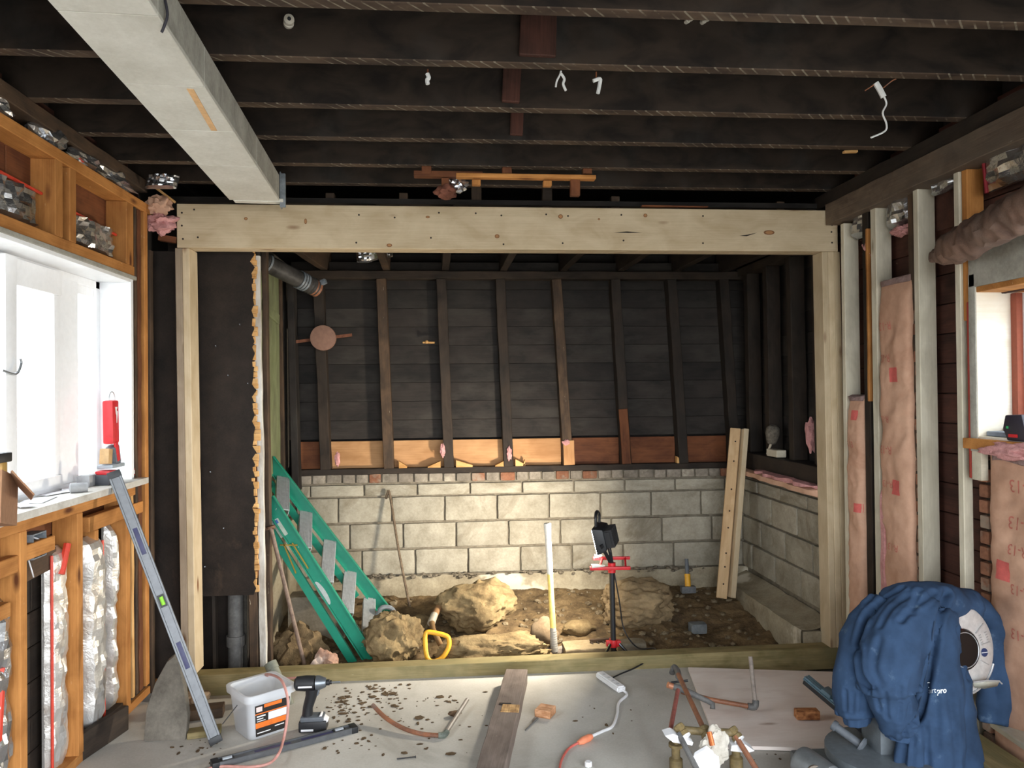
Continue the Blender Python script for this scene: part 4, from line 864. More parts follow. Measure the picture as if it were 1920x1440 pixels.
# ================================================================== left wall: foil insulation, box, things on the stool
random.seed(33)
def foil_l(y0, y1, z0, z1, x, label, thick=.03, amp=.03, freq=9, seed=1, mat=FOIL, edge=None, nu=8, nv=22, bulge=.02, rag=.01, tilt=0.0, group='foil batts in the left wall'):
    t = thing('foil_batt', (x, (y0 + y1) / 2, z0), label, 'insulation', group)
    c = MB(); c.pillow((x, y0, z0), (0, y1 - y0, tilt), (0, 0, z1 - z0), thick, nu, nv, bulge, amp, freq, seed, True, rag=rag); c.build('foil_face', mat, t, smooth=10)
    for (a, e, w) in edge or []:
        c = MB(); A, E = V(a), V(e); c.tube([A.lerp(E, i / 14) + V((0, .004 * noise.noise(V((i, seed, 0))), .006 * noise.noise(V((seed, i, 0))))) for i in range(15)], w / 2, n=7); c.build('red_edge', REDEDGE, t)
    return t
yy = lambda u, v=1000, x=XL: at(u, v, X=x).y
foil_l(yy(-30, 1200, XL - .05), yy(12, 1200, XL - .05), .10, .86, XL - .08, 'crinkled foil batt with red print between the studs nearest the cardboard box', seed=2, edge=[((XL - .03, 2.93, .35), (XL - .03, 2.96, .62), .035)])
foil_l(yy(94, 1200, XL - .05), yy(122, 1200, XL - .05), .02, .97, XL - .085, 'narrow silver foil strip hanging beside the electrical box', seed=3, amp=.02, nv=34, mat=FOILDULL, edge=[((XL - .045, yy(95, 1200, XL - .05), .05), (XL - .045, yy(95, 1200, XL - .05), .95), .012), ((XL - .03, yy(114, 970, XL - .03), .86), (XL - .03, yy(126, 965, XL - .03), .98), .03)])
foil_l(yy(156, 1200, XL - .05), yy(187, 1200, XL - .05), .06, .96, XL - .085, 'broad bright foil batt slumped between two studs under the stool', seed=4, thick=.05, amp=.022, nv=34, mat=FOILDULL, edge=[((XL - .03, yy(187, 1200, XL - .05), .06), (XL - .03, yy(185, 1200, XL - .05), .93), .013)])
foil_l(yy(204, 1100, XL - .05), yy(216, 1100, XL - .05), .06, .98, XL - .085, 'thin sliver of foil against the widest orange stud', seed=5, amp=.02, nv=34, mat=FOILDULL)
foil_l(yy(-40, 380), yy(97, 380), 2.30, 2.47, XL - .098, 'large crumpled foil sheet with red edge above the window, first bay', seed=6, thick=.03, amp=.045, nu=20, nv=9, edge=[((XL - .05, yy(-40, 330), 2.475), (XL - .05, yy(101, 350), 2.465), .014)])
foil_l(yy(147, 430), yy(232, 460), 2.30, 2.46, XL - .098, 'smaller crumpled foil sheet with red edge above the window, second bay', seed=7, thick=.03, amp=.04, nu=16, nv=9, edge=[((XL - .05, yy(146, 390), 2.455), (XL - .05, yy(236, 425), 2.44), .014)])
for k, (u0, u1, h, lab) in enumerate(((-30, 40, .07, 'bulging foil wad on the upper plate, ochre-tinted'), (88, 140, .085, 'round shiny foil wad on the upper plate'), (140, 200, .05, 'flat foil wad with a red scrap on the upper plate'), (200, 258, .065, 'long foil wad on the upper plate close to the corner'))):
    y0, y1 = yy(u0, 280), yy(u1, 280); c = MB(); c.rock((XL - .05, (y0 + y1) / 2, 2.668 + h * .62), (.045, (y1 - y0) / 2, h * .7), 70 + k, .7, 3, 1.7); tag(c.build('foil_wad', FOIL, smooth=8), lab, 'insulation', 'foil wads on the upper plate')
    if k == 2: c = MB(); c.pillow((XL - .035, y0 + .05, 2.69), (0, .10, -.01), (0, 0, .03), .012, 10, 6, 0, .01, 20, 3, True); tag(c.build('film_scrap', REDEDGE), 'red plastic film scrap among the foil on the upper plate', 'scrap')
c = MB(); c.pillow(V((XL + .02, 4.20, ZJ - .07)), V((.16, 0, 0)), V((.02, 0, .075)), .02, 16, 10, .01, .03, 15, 8, True); tag(c.build('foil_flap', FOIL, smooth=16), 'shiny foil flap in the dark corner under the joists', 'insulation')
p = at(303, 418, Y=4.33); c = MB(); c.rock(p, (.075, .05, .055), 81, .6, 4, 2.2); tag(c.build('insulation_tuft', PINKWOOL, smooth=60), 'salmon pink wool bundle stuffed beside the header end', 'insulation')
p = at(297, 385, Y=4.32); c = MB(); c.rock(p, (.06, .04, .05), 83, .6, 4, 2.2); tag(c.build('insulation_tuft', KRAFT, smooth=60), 'brown paper bundle above the pink wool by the header end', 'insulation')
q0, q1 = at(292, 352, Y=4.30), at(329, 380, Y=4.33); o = lumber('broken_lath', q0, q1, .02, .012, LATH); tag(o, 'short broken lath slanting above the header end', 'lath')
for k, (u, v, s, lab) in enumerate(((75, 955, .055, 'reddish wool tuft under the stool beside the first stud'), (185, 930, .06, 'orange wool tuft under the stool near the leaning level'))):
    p = at(u, v, X=XL - .05); c = MB(); c.rock(p, (.03, s * 1.6, .022), 86 + k, .6, 4, 2.4); tag(c.build('insulation_tuft', m_rough('orange_wool', '#c77a56', '#8d4c35', scale=20, bump=1), smooth=60), lab, 'insulation')
# electrical box
p = at(70, 1022, X=XL - .02); eb = thing('electrical_box', p, 'open metal electrical box with loose wires on the left wall', 'electrical box')
c = MB(); c.box((p.x - .05, p.y - .05, p.z - .045), (p.x - .045, p.y + .05, p.z + .045))
for a in ((-.05, -.045), (.045, .05)): c.box((p.x - .05, p.y + a[0], p.z - .045), (p.x + .01, p.y + a[1], p.z + .045)); c.box((p.x - .05, p.y - .05, p.z + a[0]), (p.x + .01, p.y + .05, p.z + a[1]))
c.build('box_shell', GALV, eb)
for k in range(3):
    c = MB(); q = p + V((-.03, -.025 + k * .022, .03)); c.tube(arc([q, q + V((.03, .01, -.02)), q + V((.028, -.006, -.05)), q + V((.03, .012, -.06)), q + V((.0, .01, -.03))], 5), .0035, n=6); c.build('wire', WHITEP if k != 1 else BLACKP, eb)
c = MB(); q = p + V((-.02, -.03, -.045)); c.tube(arc([q, q + V((.02, -.01, -.05)), q + V((.01, .02, -.08))], 5), .003, n=6); tag(c.build('wire_end', WHITEP, eb))
lumber_o = lumber('offcut_panel', at(70, 1062, X=XL - .06) + V((0, -.10, 0)), at(70, 1062, X=XL - .06) + V((0, .14, .01)), .015, .085, OLDSTUD); tag(lumber_o, 'grey board offcut nailed below the electrical box', 'board')

ZS = 1.192
# rechargeable stick light standing on its battery
p = at(205, 893, X=-1.665); p.z = ZS
wl_ = thing('stick_light', p, 'red and black cordless stick light with a wire hook standing on the window stool', 'work light')
ry = V((.0, 1, 0)); fw = V((1, 0, 0))
def blk(par, name, mat, c, s, bev=.004, tilt=0.0):
    b = MB(); c = p + V(c); up = V((0, math.sin(tilt), math.cos(tilt))); b.bar(c - up * s[2] / 2, c + up * s[2] / 2, s[0], s[1], up=(0, 1, 0)); return b.build(name, mat, par, bevel=bev)
blk(wl_, 'battery', m_plain('dark_battery', '#3b3d44', .5), (0, -.03, .025), (.085, .13, .05), .006)
c = MB(); q = p + V((.043, -.045, .03)); c.box((q.x, q.y - .02, q.z - .007), (q.x + .001, q.y + .025, q.z + .007)); c.build('battery_badge', WHITEP, wl_)
blk(wl_, 'battery_top', REDP, (0, -.035, .058), (.07, .085, .018), .006)
blk(wl_, 'base_clip', m_plain('pale_grey_plastic', '#9aa4ab', .5), (0, .02, .085), (.075, .14, .018), .004)
blk(wl_, 'neck', GREYP, (0, .045, .135), (.05, .06, .10), .012, -.25)
blk(wl_, 'neck_inlay', REDP, (.022, .035, .155), (.012, .03, .10), .004, -.28)
blk(wl_, 'diffuser', m_plain('tan_face', '#c19c6c', .5), (.0, -.035, .135), (.045, .045, .075), .006, .12)
h = blk(wl_, 'head', REDP, (0, .02, .30), (.052, .075, .215), .012, -.03)
lx = p.x + .027; yc = p.y + .02
c = MB(); c.add([(lx, yc + a, p.z + .34 + b_) for a, b_ in ((-.016, .035), (.012, .035), (.002, .018), (.016, .012), (.006, -.045), (.0, -.045), (-.002, -.006), (-.008, .0))], [tuple(range(8))]); c.build('bolt_emblem', WHITEP, h, fix=False)
c = MB(); r = p + V((0, .03, .415)); c.tube([r + V((0, .032 * math.cos(t * .2618), .035 * math.sin(t * .2618))) for t in range(-2, 15)], .004, n=7); c.build('hook', ALU, wl_)
p = at(240, 886, X=-1.68); p.z = ZS; cb_ = thing('battery_pack', p, 'red and white battery pack beside the stick light on the stool', 'battery'); c = MB(); c.box((p.x - .035, p.y - .05, ZS), (p.x + .035, p.y + .05, ZS + .05)); c.build('shell', REDP, cb_, bevel=.006); c = MB(); c.box((p.x + .0352, p.y - .02, ZS + .02), (p.x + .036, p.y + .035, ZS + .04)); c.build('sticker', WHITEP, cb_); c = MB(); c.box((p.x - .037, p.y - .052, ZS), (p.x + .037, p.y + .052, ZS + .014)); c.build('base', BLACKP, cb_, bevel=.003)
p = at(152, 900, X=-1.64); p.z = ZS + .022; c = MB(); c.lathe(p + V((-.035, -.03, 0)), V((.8, .5, 0)), [(.014, 0), (.022, .002), (.022, .05), (.02, .055), (.02, .07), (.001, .071)], n=16); tag(c.build('spray_nozzle', m_plain('grey_cap', '#8f8f90', .5)), 'small grey capped cylinder lying on the window stool', 'cap')
p = at(163, 893, X=-1.72); c = MB(); c.box((p.x - .03, p.y - .04, ZS), (p.x + .03, p.y + .04, ZS + .055)); tag(c.build('grey_case', m_plain('grey_case', '#9b9b9d', .6), bevel=.006), 'little grey plastic case behind the capped cylinder', 'case')
for k, (u, v, w, d, r, lab) in enumerate(((70, 938, .20, .16, .2, 'white paper sheet with folded corner near the cardboard box'), (105, 925, .18, .12, -.3, 'white printed leaflet lying across other papers on the stool'), (130, 917, .16, .11, .5, 'creased white paper under the stick light battery'), (50, 950, .12, .10, .8, 'torn pale paper at the lip of the stool'))):
    p = at(u, v, Z=ZS + .002); p.x = min(p.x, XL - .02); M = Matrix.Translation((p.x, p.y, ZS + .002 + k * .002)) @ Matrix.Rotation(r, 4, 'Z'); c = MB(); c.grid(lambda a, e: M @ V((d * .6 * (a - .5), w * (e - .5), .006 * abs(noise.noise(V((a * 3, e * 3, k)))))), 8, 10); o = c.build('paper_sheet', PAPER, smooth=180, fix=False); o.modifiers.new('t', 'SOLIDIFY').thickness = .0006; tag(o, lab, 'paper', 'papers on the window stool')
# cardboard box and clamp at the near end of the stool
p = at(22, 925, X=-1.50); bx = thing('cardboard_box', (p.x, p.y, ZS), 'brown cardboard box corner with an open flap on the near end of the stool', 'box')
M = Matrix.Translation((p.x - .07, p.y - .15, ZS + .095)) @ Matrix.Rotation(.35, 4, 'Z') @ Matrix.Rotation(-.18, 4, 'X')
for n_, lo, hi in (('side', (-.13, -.15, -.08), (.13, -.144, .08)), ('side', (-.13, .144, -.08), (.13, .15, .08)), ('side', (-.13, -.144, -.08), (-.124, .144, .08)), ('side', (.124, -.144, -.08), (.13, .144, .08)), ('base', (-.13, -.15, -.086), (.13, .15, -.08))):
    c = MB(); c.box(lo, hi); c.v = [M @ v for v in c.v]; c.build(n_, CARD, bx)
c = MB(); c.bar((.128, .02, .08), (.19, .03, .0), .25, .005); c.v = [M @ v for v in c.v]; c.build('flap', CARD, bx)
p = at(4, 872, X=-1.60); ck = thing('quick_clamp', (p.x, p.y, ZS), 'black and tan bar clamp standing at the near end of the window', 'clamp'); c = MB(); c.box((p.x - .02, p.y - .06, p.z + .01), (p.x + .02, p.y + .03, p.z + .045)); c.build('jaw', BLACKP, ck, bevel=.006); c = MB(); c.box((p.x - .012, p.y - .02, ZS), (p.x + .012, p.y + .012, p.z + .01)); c.build('bar', m_plain('tan_bar', '#a98646', .5), ck, bevel=.003)

# ---- spirit levels
def level(name, p0, p1, up, label, grips, vials, vc='#8fd43c'):
    p0, p1 = V(p0), V(p1); t = thing(name, p0, label, 'spirit level', 'aluminium spirit levels'); d, a, b = frame(p1 - p0, V(up)); L = (p1 - p0).length
    H, W = .054, .026
    c = MB(); c.bar(p0 + d * .03, p1 - d * .03, W * .55, H * .96, up=b); c.bar(p0 + d * .03 + b * (H / 2 - .005), p1 - d * .03 + b * (H / 2 - .005), W, .010, up=b); c.bar(p0 + d * .03 - b * (H / 2 - .005), p1 - d * .03 - b * (H / 2 - .005), W, .010, up=b); c.build('body', LEVELM, t, bevel=.0015, seg=1)
    for q, e in ((p0, p0 + d * .032), (p1 - d * .032, p1)): c = MB(); c.bar(q, e, W + .003, H + .003, up=b); c.build('end_cap', BLACKP, t, bevel=.003)
    for s, l in grips:
        for sg in (-1, 1): c = MB(); c.bar(p0 + d * (s * L - l / 2) + a * sg * W * .3, p0 + d * (s * L + l / 2) + a * sg * W * .3, .003, .020, up=b); c.build('grip_slot', m_plain('dark_blue_grip', '#33345c', .5), t, bevel=.001)
    for s in vials:
        q = p0 + d * s * L
        for sg in (-1, 1): c = MB(); c.bar(q - d * .03 + a * sg * W * .32, q + d * .03 + a * sg * W * .32, .004, .030, up=b); c.build('vial_frame', BLACKP, t)
        for sg in (-1, 1): c = MB(); c.cyl(q - d * .02 + a * sg * W * .42, q + d * .02 + a * sg * W * .42, .009, n=10); c.build('vial', m_plain('level_vial', vc, .3), t)
    return t
l0 = at(406, 1393, Z=.012); l1 = at(212, 884, X=-1.575)
level('spirit_level', l0, l1, (l1 - l0).cross(V((-.33, .93, -.1))), 'long aluminium spirit level leaning from floor to window stool', [(.32, .13), (.74, .13)], [.52])
f0, f1 = at(396, 1434, Z=.014), at(668, 1364, Z=.014)
level('spirit_level', f0, f1, V((0, 1, .0)), 'aluminium spirit level lying flat on the slab in front of the bucket', [(.40, .16), (.72, .16)], [.10, .87], '#8b9096')

# ---- bucket of fasteners
bc = at(487, 1372, Z=.0); bc = V((bc.x, bc.y + .03, 0)); ang = math.radians(38)
PAIL = bpy.data.materials.new('milky_plastic'); PAIL.use_nodes = True; _t = PAIL.node_tree; _b = _t.nodes['Principled BSDF']; _b.inputs['Base Color'].default_value = (.80, .82, .85, 1); _b.inputs['Roughness'].default_value = .45
_mx = _t.nodes.new('ShaderNodeMixShader'); _tr = _t.nodes.new('ShaderNodeBsdfTransparent'); _mx.inputs[0].default_value = .45; _t.links.new(_tr.outputs[0], _mx.inputs[1]); _t.links.new(_b.outputs[0], _mx.inputs[2]); _t.links.new(_mx.outputs[0], _t.nodes['Material Output'].inputs[0])
bk = thing('plastic_bucket', bc, 'milky square plastic bucket with an orange and black label', 'bucket')
def rsq(h, s, r=.035, n=5):
    pts = []
    for cx, cy, a0 in ((1, 1, 0), (-1, 1, 90), (-1, -1, 180), (1, -1, 270)):
        for i in range(n + 1):
            a = math.radians(a0 + 90 * i / n); pts.append(V((cx * (s - r) + r * math.cos(a), cy * (s - r) + r * math.sin(a), h)))
    R_ = Matrix.Rotation(ang, 4, 'Z'); return [bc + R_ @ q for q in pts]
def loft(c, rings, close_bottom=False):
    n = len(rings[0]); base = len(c.v); c.v += [V(q) for rg in rings for q in rg]
    for i in range(len(rings) - 1):
        for k in range(n): c.f.append((base + i * n + k, base + i * n + (k + 1) % n, base + (i + 1) * n + (k + 1) % n, base + (i + 1) * n + k))
    if close_bottom: c.f.append(tuple(base + k for k in range(n)))
BH = .215
c = MB(); loft(c, [rsq(.003, .098), rsq(BH, .118)], True); loft(c, [rsq(.006, .095), rsq(BH, .115)], True); c.build('tub', PAIL, bk, smooth=60, fix=False)
c = MB(); loft(c, [rsq(BH - .03, .119), rsq(BH - .03, .128), rsq(BH, .130), rsq(BH + .004, .126), rsq(BH, .114), rsq(BH - .03, .119)]); c.build('rim', PAIL, bk, smooth=60)
c = MB(); R_ = Matrix.Rotation(ang, 4, 'Z'); c.grid(lambda u, v: bc + R_ @ V((.185 * (u - .5), .185 * (v - .5), .085 + .02 * noise.noise(V((u * 5, v * 5, 2))))), 14, 14); loft(c, [rsq(.012, .094), rsq(.085, .096)], True); c.build('fasteners', m_rough('heap_of_screws', '#7a7b7d', '#3b3c40', scale=60, bump=1, rough=.5), bk, smooth=40)['kind'] = 'stuff'
def onface(u, v, off=.0015):
    """point on the bucket's right-front face; u across 0..1, v up 0..1"""
    h = .012 + (BH - .05) * v; s = .098 + .02 * h / BH; return bc + R_ @ V((s * (2 * u - 1) * .82, -(s + off), h))
def panel(name, u0, u1, v0, v1, mat, off): c = MB(); c.add([onface(u0, v0, off), onface(u1, v0, off), onface(u1, v1, off), onface(u0, v1, off)], [(0, 1, 2, 3)]); return c.build(name, mat, bk, fix=False)
LBK = m_plain('label_black', '#26221f', .5); LOR = m_plain('label_orange', '#e8762b', .5)
lab = panel('label', .06, 1, .02, .93, LBK, .0015)
for nm, q, mt, of in (('label_stripe', (.30, .78, .82, .92), LOR, .0022), ('label_stripe', (.06, 1, .66, .69), LOR, .0022), ('label_stripe', (.06, 1, .26, .42), LOR, .0022), ('label_panel', (.42, 1, .43, .65), WHITEP, .0022), ('label_logo', (.09, .25, .74, .88), m_plain('label_pink', '#f0cfc9', .5), .0024), ('label_line', (.10, .34, .58, .62), WHITEP, .0022), ('label_line', (.10, .28, .51, .54), WHITEP, .0022), ('label_line', (.10, .34, .45, .47), WHITEP, .0022), ('label_line', (.62, .90, .17, .20), WHITEP, .0022), ('label_line', (.10, .5, .10, .13), WHITEP, .0022)): panel(nm, *q, mt, of)
sp_ = at(462, 1322, Z=.1); c = MB(); c.tube([at(445, 1322, Y=bc.y - .14), at(417, 1358, Y=bc.y - .17)], .0022, n=6); tag(c.build('wire_offcut', BLACKP), 'short thin dark wire leaning on the bucket', 'wire')
# grey pipe stub behind the bucket
g0, g1 = at(507, 1244, Y=4.18), at(527, 1290, Y=4.12); c = MB(); dd = (g1 - g0); c.tube([g0, g0 + dd * 2.2], .031, n=18); c.tube([g0 - dd * .02, g0 + dd * .25], .034, n=18); tag(c.build('pipe_stub', m_rough('grey_green_pipe', '#8b8d80', '#676a5e', scale=14, rough=.5)), 'grey-green pipe stub poking up behind the bucket', 'pipe')
# pink cord looping over the bucket
by = bc.y; pts = [at(556, 1271, Y=by + .10), at(535, 1272, Y=by + .14), at(512, 1270, Y=by + .16), at(498, 1265, Y=by + .12), at(512, 1266, Y=by), at(527, 1275, Y=by - .13), at(536, 1295, Y=by - .19), at(540, 1318, Y=by - .21), at(538, 1350, Y=by - .22), at(532, 1384, Y=by - .24), at(523, 1412, Z=.05), at(505, 1431, Z=.012), at(470, 1438, Z=.008), at(400, 1439, Z=.008), at(340, 1470, Z=.008)]
c = MB(); c.tube(arc(pts, 6), .0062, n=8); tag(c.build('air_hose', m_plain('dusty_pink_cord', '#c08a80', .5)), 'dusty pink cord looping over the bucket to the floor', 'cord')
# impact driver standing on its battery
dp = at(587, 1370, Z=0); dr = thing('impact_driver', dp, 'black cordless impact driver standing on its battery beside the bucket', 'power tool')
k = (dp.y) / F
def D(u, v, y=0.0): return V((dp.x + (u - 587) * k, dp.y + y, (1368 - v) * k * 1.0))
c = MB(); c.bar(D(563, 1356), D(613, 1356), .075, .050, up=(0, 0, 1)); c.build('battery', BLACKP, dr, bevel=.008)
c = MB(); c.bar(D(566, 1343), D(608, 1343), .07, .022, up=(0, 0, 1)); c.build('battery_foot', GREYP, dr, bevel=.006)
c = MB(); c.bar(D(600, 1338), D(614, 1350), .05, .012); c.build('belt_clip', WHITEP, dr, bevel=.002)
c = MB(); c.bar(D(568, 1361, -.039), D(590, 1361, -.039), .001, .010); c.build('battery_text_bar', WHITEP, dr)
c = MB(); c.tube([D(577, 1342), D(578, 1325), D(584, 1305), D(586, 1290)], [.026, .024, .027, .032], n=14); c.build('handle', BLACKP, dr)
c = MB(); c.bar(D(593, 1303), D(597, 1291), .018, .02, up=(1, 0, 0)); c.build('trigger', GREYP, dr, bevel=.004)
c = MB(); c.lathe(D(556, 1281), V((1, 0, .0)), [(.022, -.004), (.033, .006), (.036, .05), (.034, .092)], n=20); c.build('motor_housing', BLACKP, dr)
c = MB(); c.lathe(D(593, 1281), V((1, 0, 0)), [(.034, 0), (.033, .018), (.024, .042), (.02, .048)], n=20); c.build('nose_cone', m_plain('silver_grey_nose', '#7b8187', .35, .7), dr)
c = MB(); c.lathe(D(612, 1281), V((1, 0, 0)), [(.014, 0), (.014, .014), (.009, .016), (.009, .024)], n=14); c.build('chuck', BLACKP, dr); c = MB(); c.cyl(D(620, 1281), D(637, 1281), .0035, n=6); c.build('bit', STEEL, dr)
c = MB(); c.bar(D(563, 1283, -.037), D(588, 1283, -.037), .001, .008); c.build('brand_bar', WHITEP, dr)

# ---- copper, nails and offcuts on the slab
Z1 = .012
cp = thing('bent_copper_pipe', at(760, 1362, Z=0), 'bent copper pipe with a soldered elbow lying on the slab', 'pipe')
c = MB(); c.tube(arc([at(699, 1322, Z=.06), at(722, 1345, Z=.035), at(755, 1365, Z=.02), at(790, 1376, Z=Z1), at(826, 1379, Z=Z1)], 6), .0105, n=10); c.build('curved_run', COPPER, cp)
c = MB(); c.tube(arc([at(822, 1379, Z=Z1), at(833, 1378, Z=Z1), at(838, 1372, Z=Z1 + .006)], 5), .0145, n=10); c.build('elbow', m_rough('greenish_solder', '#7d8478', '#565c55', scale=20, rough=.5), cp)
c = MB(); c.tube([at(836, 1374, Z=Z1 + .004), at(876, 1312, Z=.035)], .0105, n=10); c.build('straight_run', m_rough('grey_tinned_copper', '#9c958c', '#73685f', scale=20, rough=.45), cp)
b0, b1 = at(969, 1268, Z=.04), at(924, 1440, Z=.04); dv = (b1 - b0).normalized()
ob = thing('old_timber', (b0.x, b0.y, 0), 'grey-brown salvaged timber lying end-on to the sill with a splintered notch', 'timber')
OLDT = m_wood('grey_brown_salvage', '#8b7d74', '#62564f', var=.05, worn='#75665d', speck='#b0a498', speck_amt=.72)
lumber('beam', b0, b0 + dv * 1.9, .118, .08, OLDT, ob, wob=.003); nt = at(952, 1330, Z=.08)
lumber('splintered_patch', nt + dv * -.05 + V((.012, 0, .0005)), nt + dv * .035 + V((.012, 0, .0005)), .085, .006, m_wood('fresh_split_wood', '#d3ab74', '#7c5836', var=.05, ring=30), ob, wob=.006); lumber('notch_gap', nt + dv * -.075 + V((-.02, 0, .001)), nt + dv * -.05 + V((-.02, 0, .001)), .06, .004, BLACKFELT, ob)
def offcut(u0, v0, u1, v1, w, h, label, mat): a, e = at(u0, v0, Z=h / 2), at(u1, v1, Z=h / 2); o = lumber('wood_offcut', a, e, w, h, mat, bevel=.003); tag(o, label, 'wood offcut', 'offcuts on the slab')
END = m_wood('cut_pine_offcut', '#d3a27c', '#9a6842', var=.05, ring=40)
offcut(1008, 1331, 1037, 1336, .085, .038, 'small square pine offcut lying between old timber and power strip', END); 
a = at(1512, 1338, Z=.045); o = lumber('wood_offcut', a + V((-.055, 0, 0)), a + V((.055, -.01, 0)), .05, .042, m_wood('dark_end_grain', '#c98a5a', '#6b3c1f', ring=45, var=.05)); o.location.z = .022 + .024; tag(o, 'reddish end-grain offcut on the plywood sheet', 'wood offcut', 'offcuts on the slab')
c = MB(); a, e = at(985, 1369, Z=.006), at(1008, 1347, Z=.006); c.tube([a, a.lerp(e, .5), e], [.003, .004, .0055], n=7); tag(c.build('lag_bolt', GREYPIPE), 'long grey bolt beside the small pine offcut', 'bolt')
c = MB(); a, e = at(744, 1423, Z=.004), at(779, 1419, Z=.004); c.tube([a, e], .0028, n=6); c.cyl(e, e + (e - a).normalized() * .002, .006, n=8); tag(c.build('nail', BLACKP), 'large dark nail on the bare slab', 'nail')
c = MB(); a = at(1103, 1436, Z=0); c.lathe(a, V((0, 0, 1)), [(.016, 0), (.016, .016), (.013, .019)], n=14); tag(c.build('bottle_cap', WHITEP), 'small white cap on the slab', 'cap')
c = MB(); c.rock(at(852, 1338, Z=.012), (.028, .02, .014), 90, .4, 3); tag(c.build('stone_chip', m_rough('brown_chip', '#7c6450', '#54422f')), 'brown stone chip beside the copper elbow', 'stone')
# power strip, cord and plug
sa, sb = at(1124, 1264, Z=.02), at(1166, 1293, Z=.02); ps = thing('power_strip', sa, 'white power strip lying near the sill with a dirty white cord', 'power strip')
o = lumber('strip_body', sa, sb, .052, .034, WHITEP, ps, bevel=.008, seg=2)
pd = (sb - sa).normalized()
for t in (.22, .42, .62, .82): c = MB(); q = sa.lerp(sb, t) + V((0, 0, .0172)); c.bar(q - pd * .008, q + pd * .008, .016, .001); c.build('socket', m_plain('socket_grey', '#c4c6ca', .5), ps)
c = MB(); c.tube(arc([sb + pd * -.01, sb + pd * .02 + V((.012, -.02, -.012)), at(1160, 1318, Z=.007), at(1157, 1340, Z=.007), at(1148, 1362, Z=.007), at(1130, 1371, Z=.007), at(1108, 1381, Z=.01)], 7), .007, n=8); c.build('cord', WHITEP, ps)
ec = thing('extension_cord', at(1095, 1387, Z=0), 'orange plug and red extension cord joined to the white cord', 'cord')
c = MB(); e0, e1 = at(1109, 1381, Z=.016), at(1084, 1393, Z=.016); c.tube([e0, e0.lerp(e1, .2), e0.lerp(e1, .7), e1], [.012, .017, .016, .009], n=12); c.build('plug', m_plain('salmon_plug', '#e08663', .45), ec)
c = MB(); c.tube(arc([e1, at(1066, 1404, Z=.008), at(1053, 1425, Z=.008), at(1049, 1450, Z=.008), at(1052, 1500, Z=.008)], 6), .0055, n=8); c.build('cable', m_plain('faded_red_cable', '#b85a50', .5), ec)

# ---- plywood sheet
c = MB(); qs = [at(1290, 1251, Z=.02), at(1640, 1262, Z=.02), at(1672, 1407, Z=.02), at(1346, 1397, Z=.02)]; c.prism(qs, (0, 0, -.016))
SHEET = m_wood('dusty_plywood', '#f5ebe4', '#e9dad0', var=.02, ring=3, worn='#e0d0c6', knot='#8a6a50', bump=.1)
o = c.build('plywood_sheet', SHEET); tag(o, 'dusty pinkish plywood sheet lying on the slab by the sill', 'plywood')
for m_ in [o.data]: m_.transform(Matrix.Translation((0, 0, 0)))

# ---- old mixing valve with pipes, and loose pipework
YV = 3.12
vb = thing('mixing_valve', at(1325, 1440, Y=YV), 'old brass shower valve with copper pipes and plaster stuck to it', 'plumbing')
BRASS = m_rough('dull_brass', '#86744f', '#594e38', scale=18, rough=.45)
vl, vr, vm = at(1276, 1368, Y=YV), at(1376, 1374, Y=YV), at(1322, 1372, Y=YV)
c = MB(); c.tube([vl, vm, vr], .016, n=12); c.build('valve_body', BRASS, vb)
for q, nm in ((vl, 'union'), (vr, 'union'), (vm, 'union')):
    dd = V((.35, -.55, -.5)).normalized() if q is not vm else V((.1, -.6, -.4)).normalized(); c = MB(); c.lathe(q - dd * .02, dd, [(.021, 0), (.024, .004), (.024, .02), (.019, .023), (.019, .03), (.024, .033), (.024, .048), (.018, .052)], n=10); c.build(nm, BRASS, vb)
    c = MB(); c.tube([q + dd * .03, q + dd * .036], .0245, n=12); c.build('white_seal', WHITEP, vb)
c = MB(); c.tube([at(1272, 1375, Y=YV - .02), at(1308, 1445, Y=YV - .14), at(1322, 1475, Y=YV - .19)], .0115, n=10); c.build('pipe', GREYPIPE, vb)
c = MB(); c.tube([at(1379, 1380, Y=YV - .02), at(1418, 1442, Y=YV - .12), at(1432, 1470, Y=YV - .16)], .0115, n=10); c.build('pipe', COPPER, vb)
p0 = at(1319, 1366, Y=YV); p1 = at(1272, 1265, Y=3.70); c = MB(); c.tube([p0, p1], .0115, n=10); c.build('riser_pipe', COPPER, vb)
c = MB(); c.tube([at(1256, 1374, Y=YV + .02), at(1271, 1294, Y=3.45)], .010, n=10); c.build('riser_pipe', m_rough('reddish_pipe', '#94554c', '#6a3f3a', scale=18, rough=.5), vb)
for u in (1267, 1380):
    q = at(u, 1394, Y=YV + .0); c = MB(); c.lathe(V((q.x, q.y, 0)), V((0, 0, 1)), [(.028, .0), (.028, q.z * .55), (.018, q.z * .6), (.018, q.z * .9), (.03, q.z * .92), (.03, q.z), (.012, q.z)], n=16); c.build('valve_stem', BRASS, vb)
    c = MB(); c.tube([V((q.x, q.y, q.z)), at(u + (5 if u < 1300 else -5), 1372, Y=YV)], .012, n=10); c.build('stem_link', BRASS, vb)
q = at(1340, 1400, Y=YV - .06); c = MB(); c.rock(q, (.055, .03, .075), 95, .45, 4, 1.8); c.build('plaster_clump', m_rough('white_plaster', '#cdc8bd', '#9f978a', scale=12, bump=.7, stain='#a49371', stain_at=.6), vb, smooth=40)
c = MB(); q = at(1335, 1450, Y=YV - .10); c.prism([at(u, v, Y=YV - .10) for u, v in ((1300, 1418), (1322, 1405), (1345, 1425), (1352, 1480), (1310, 1490))], (.01, .012, .01)); c.build('drywall_shard', WHITEP, vb)
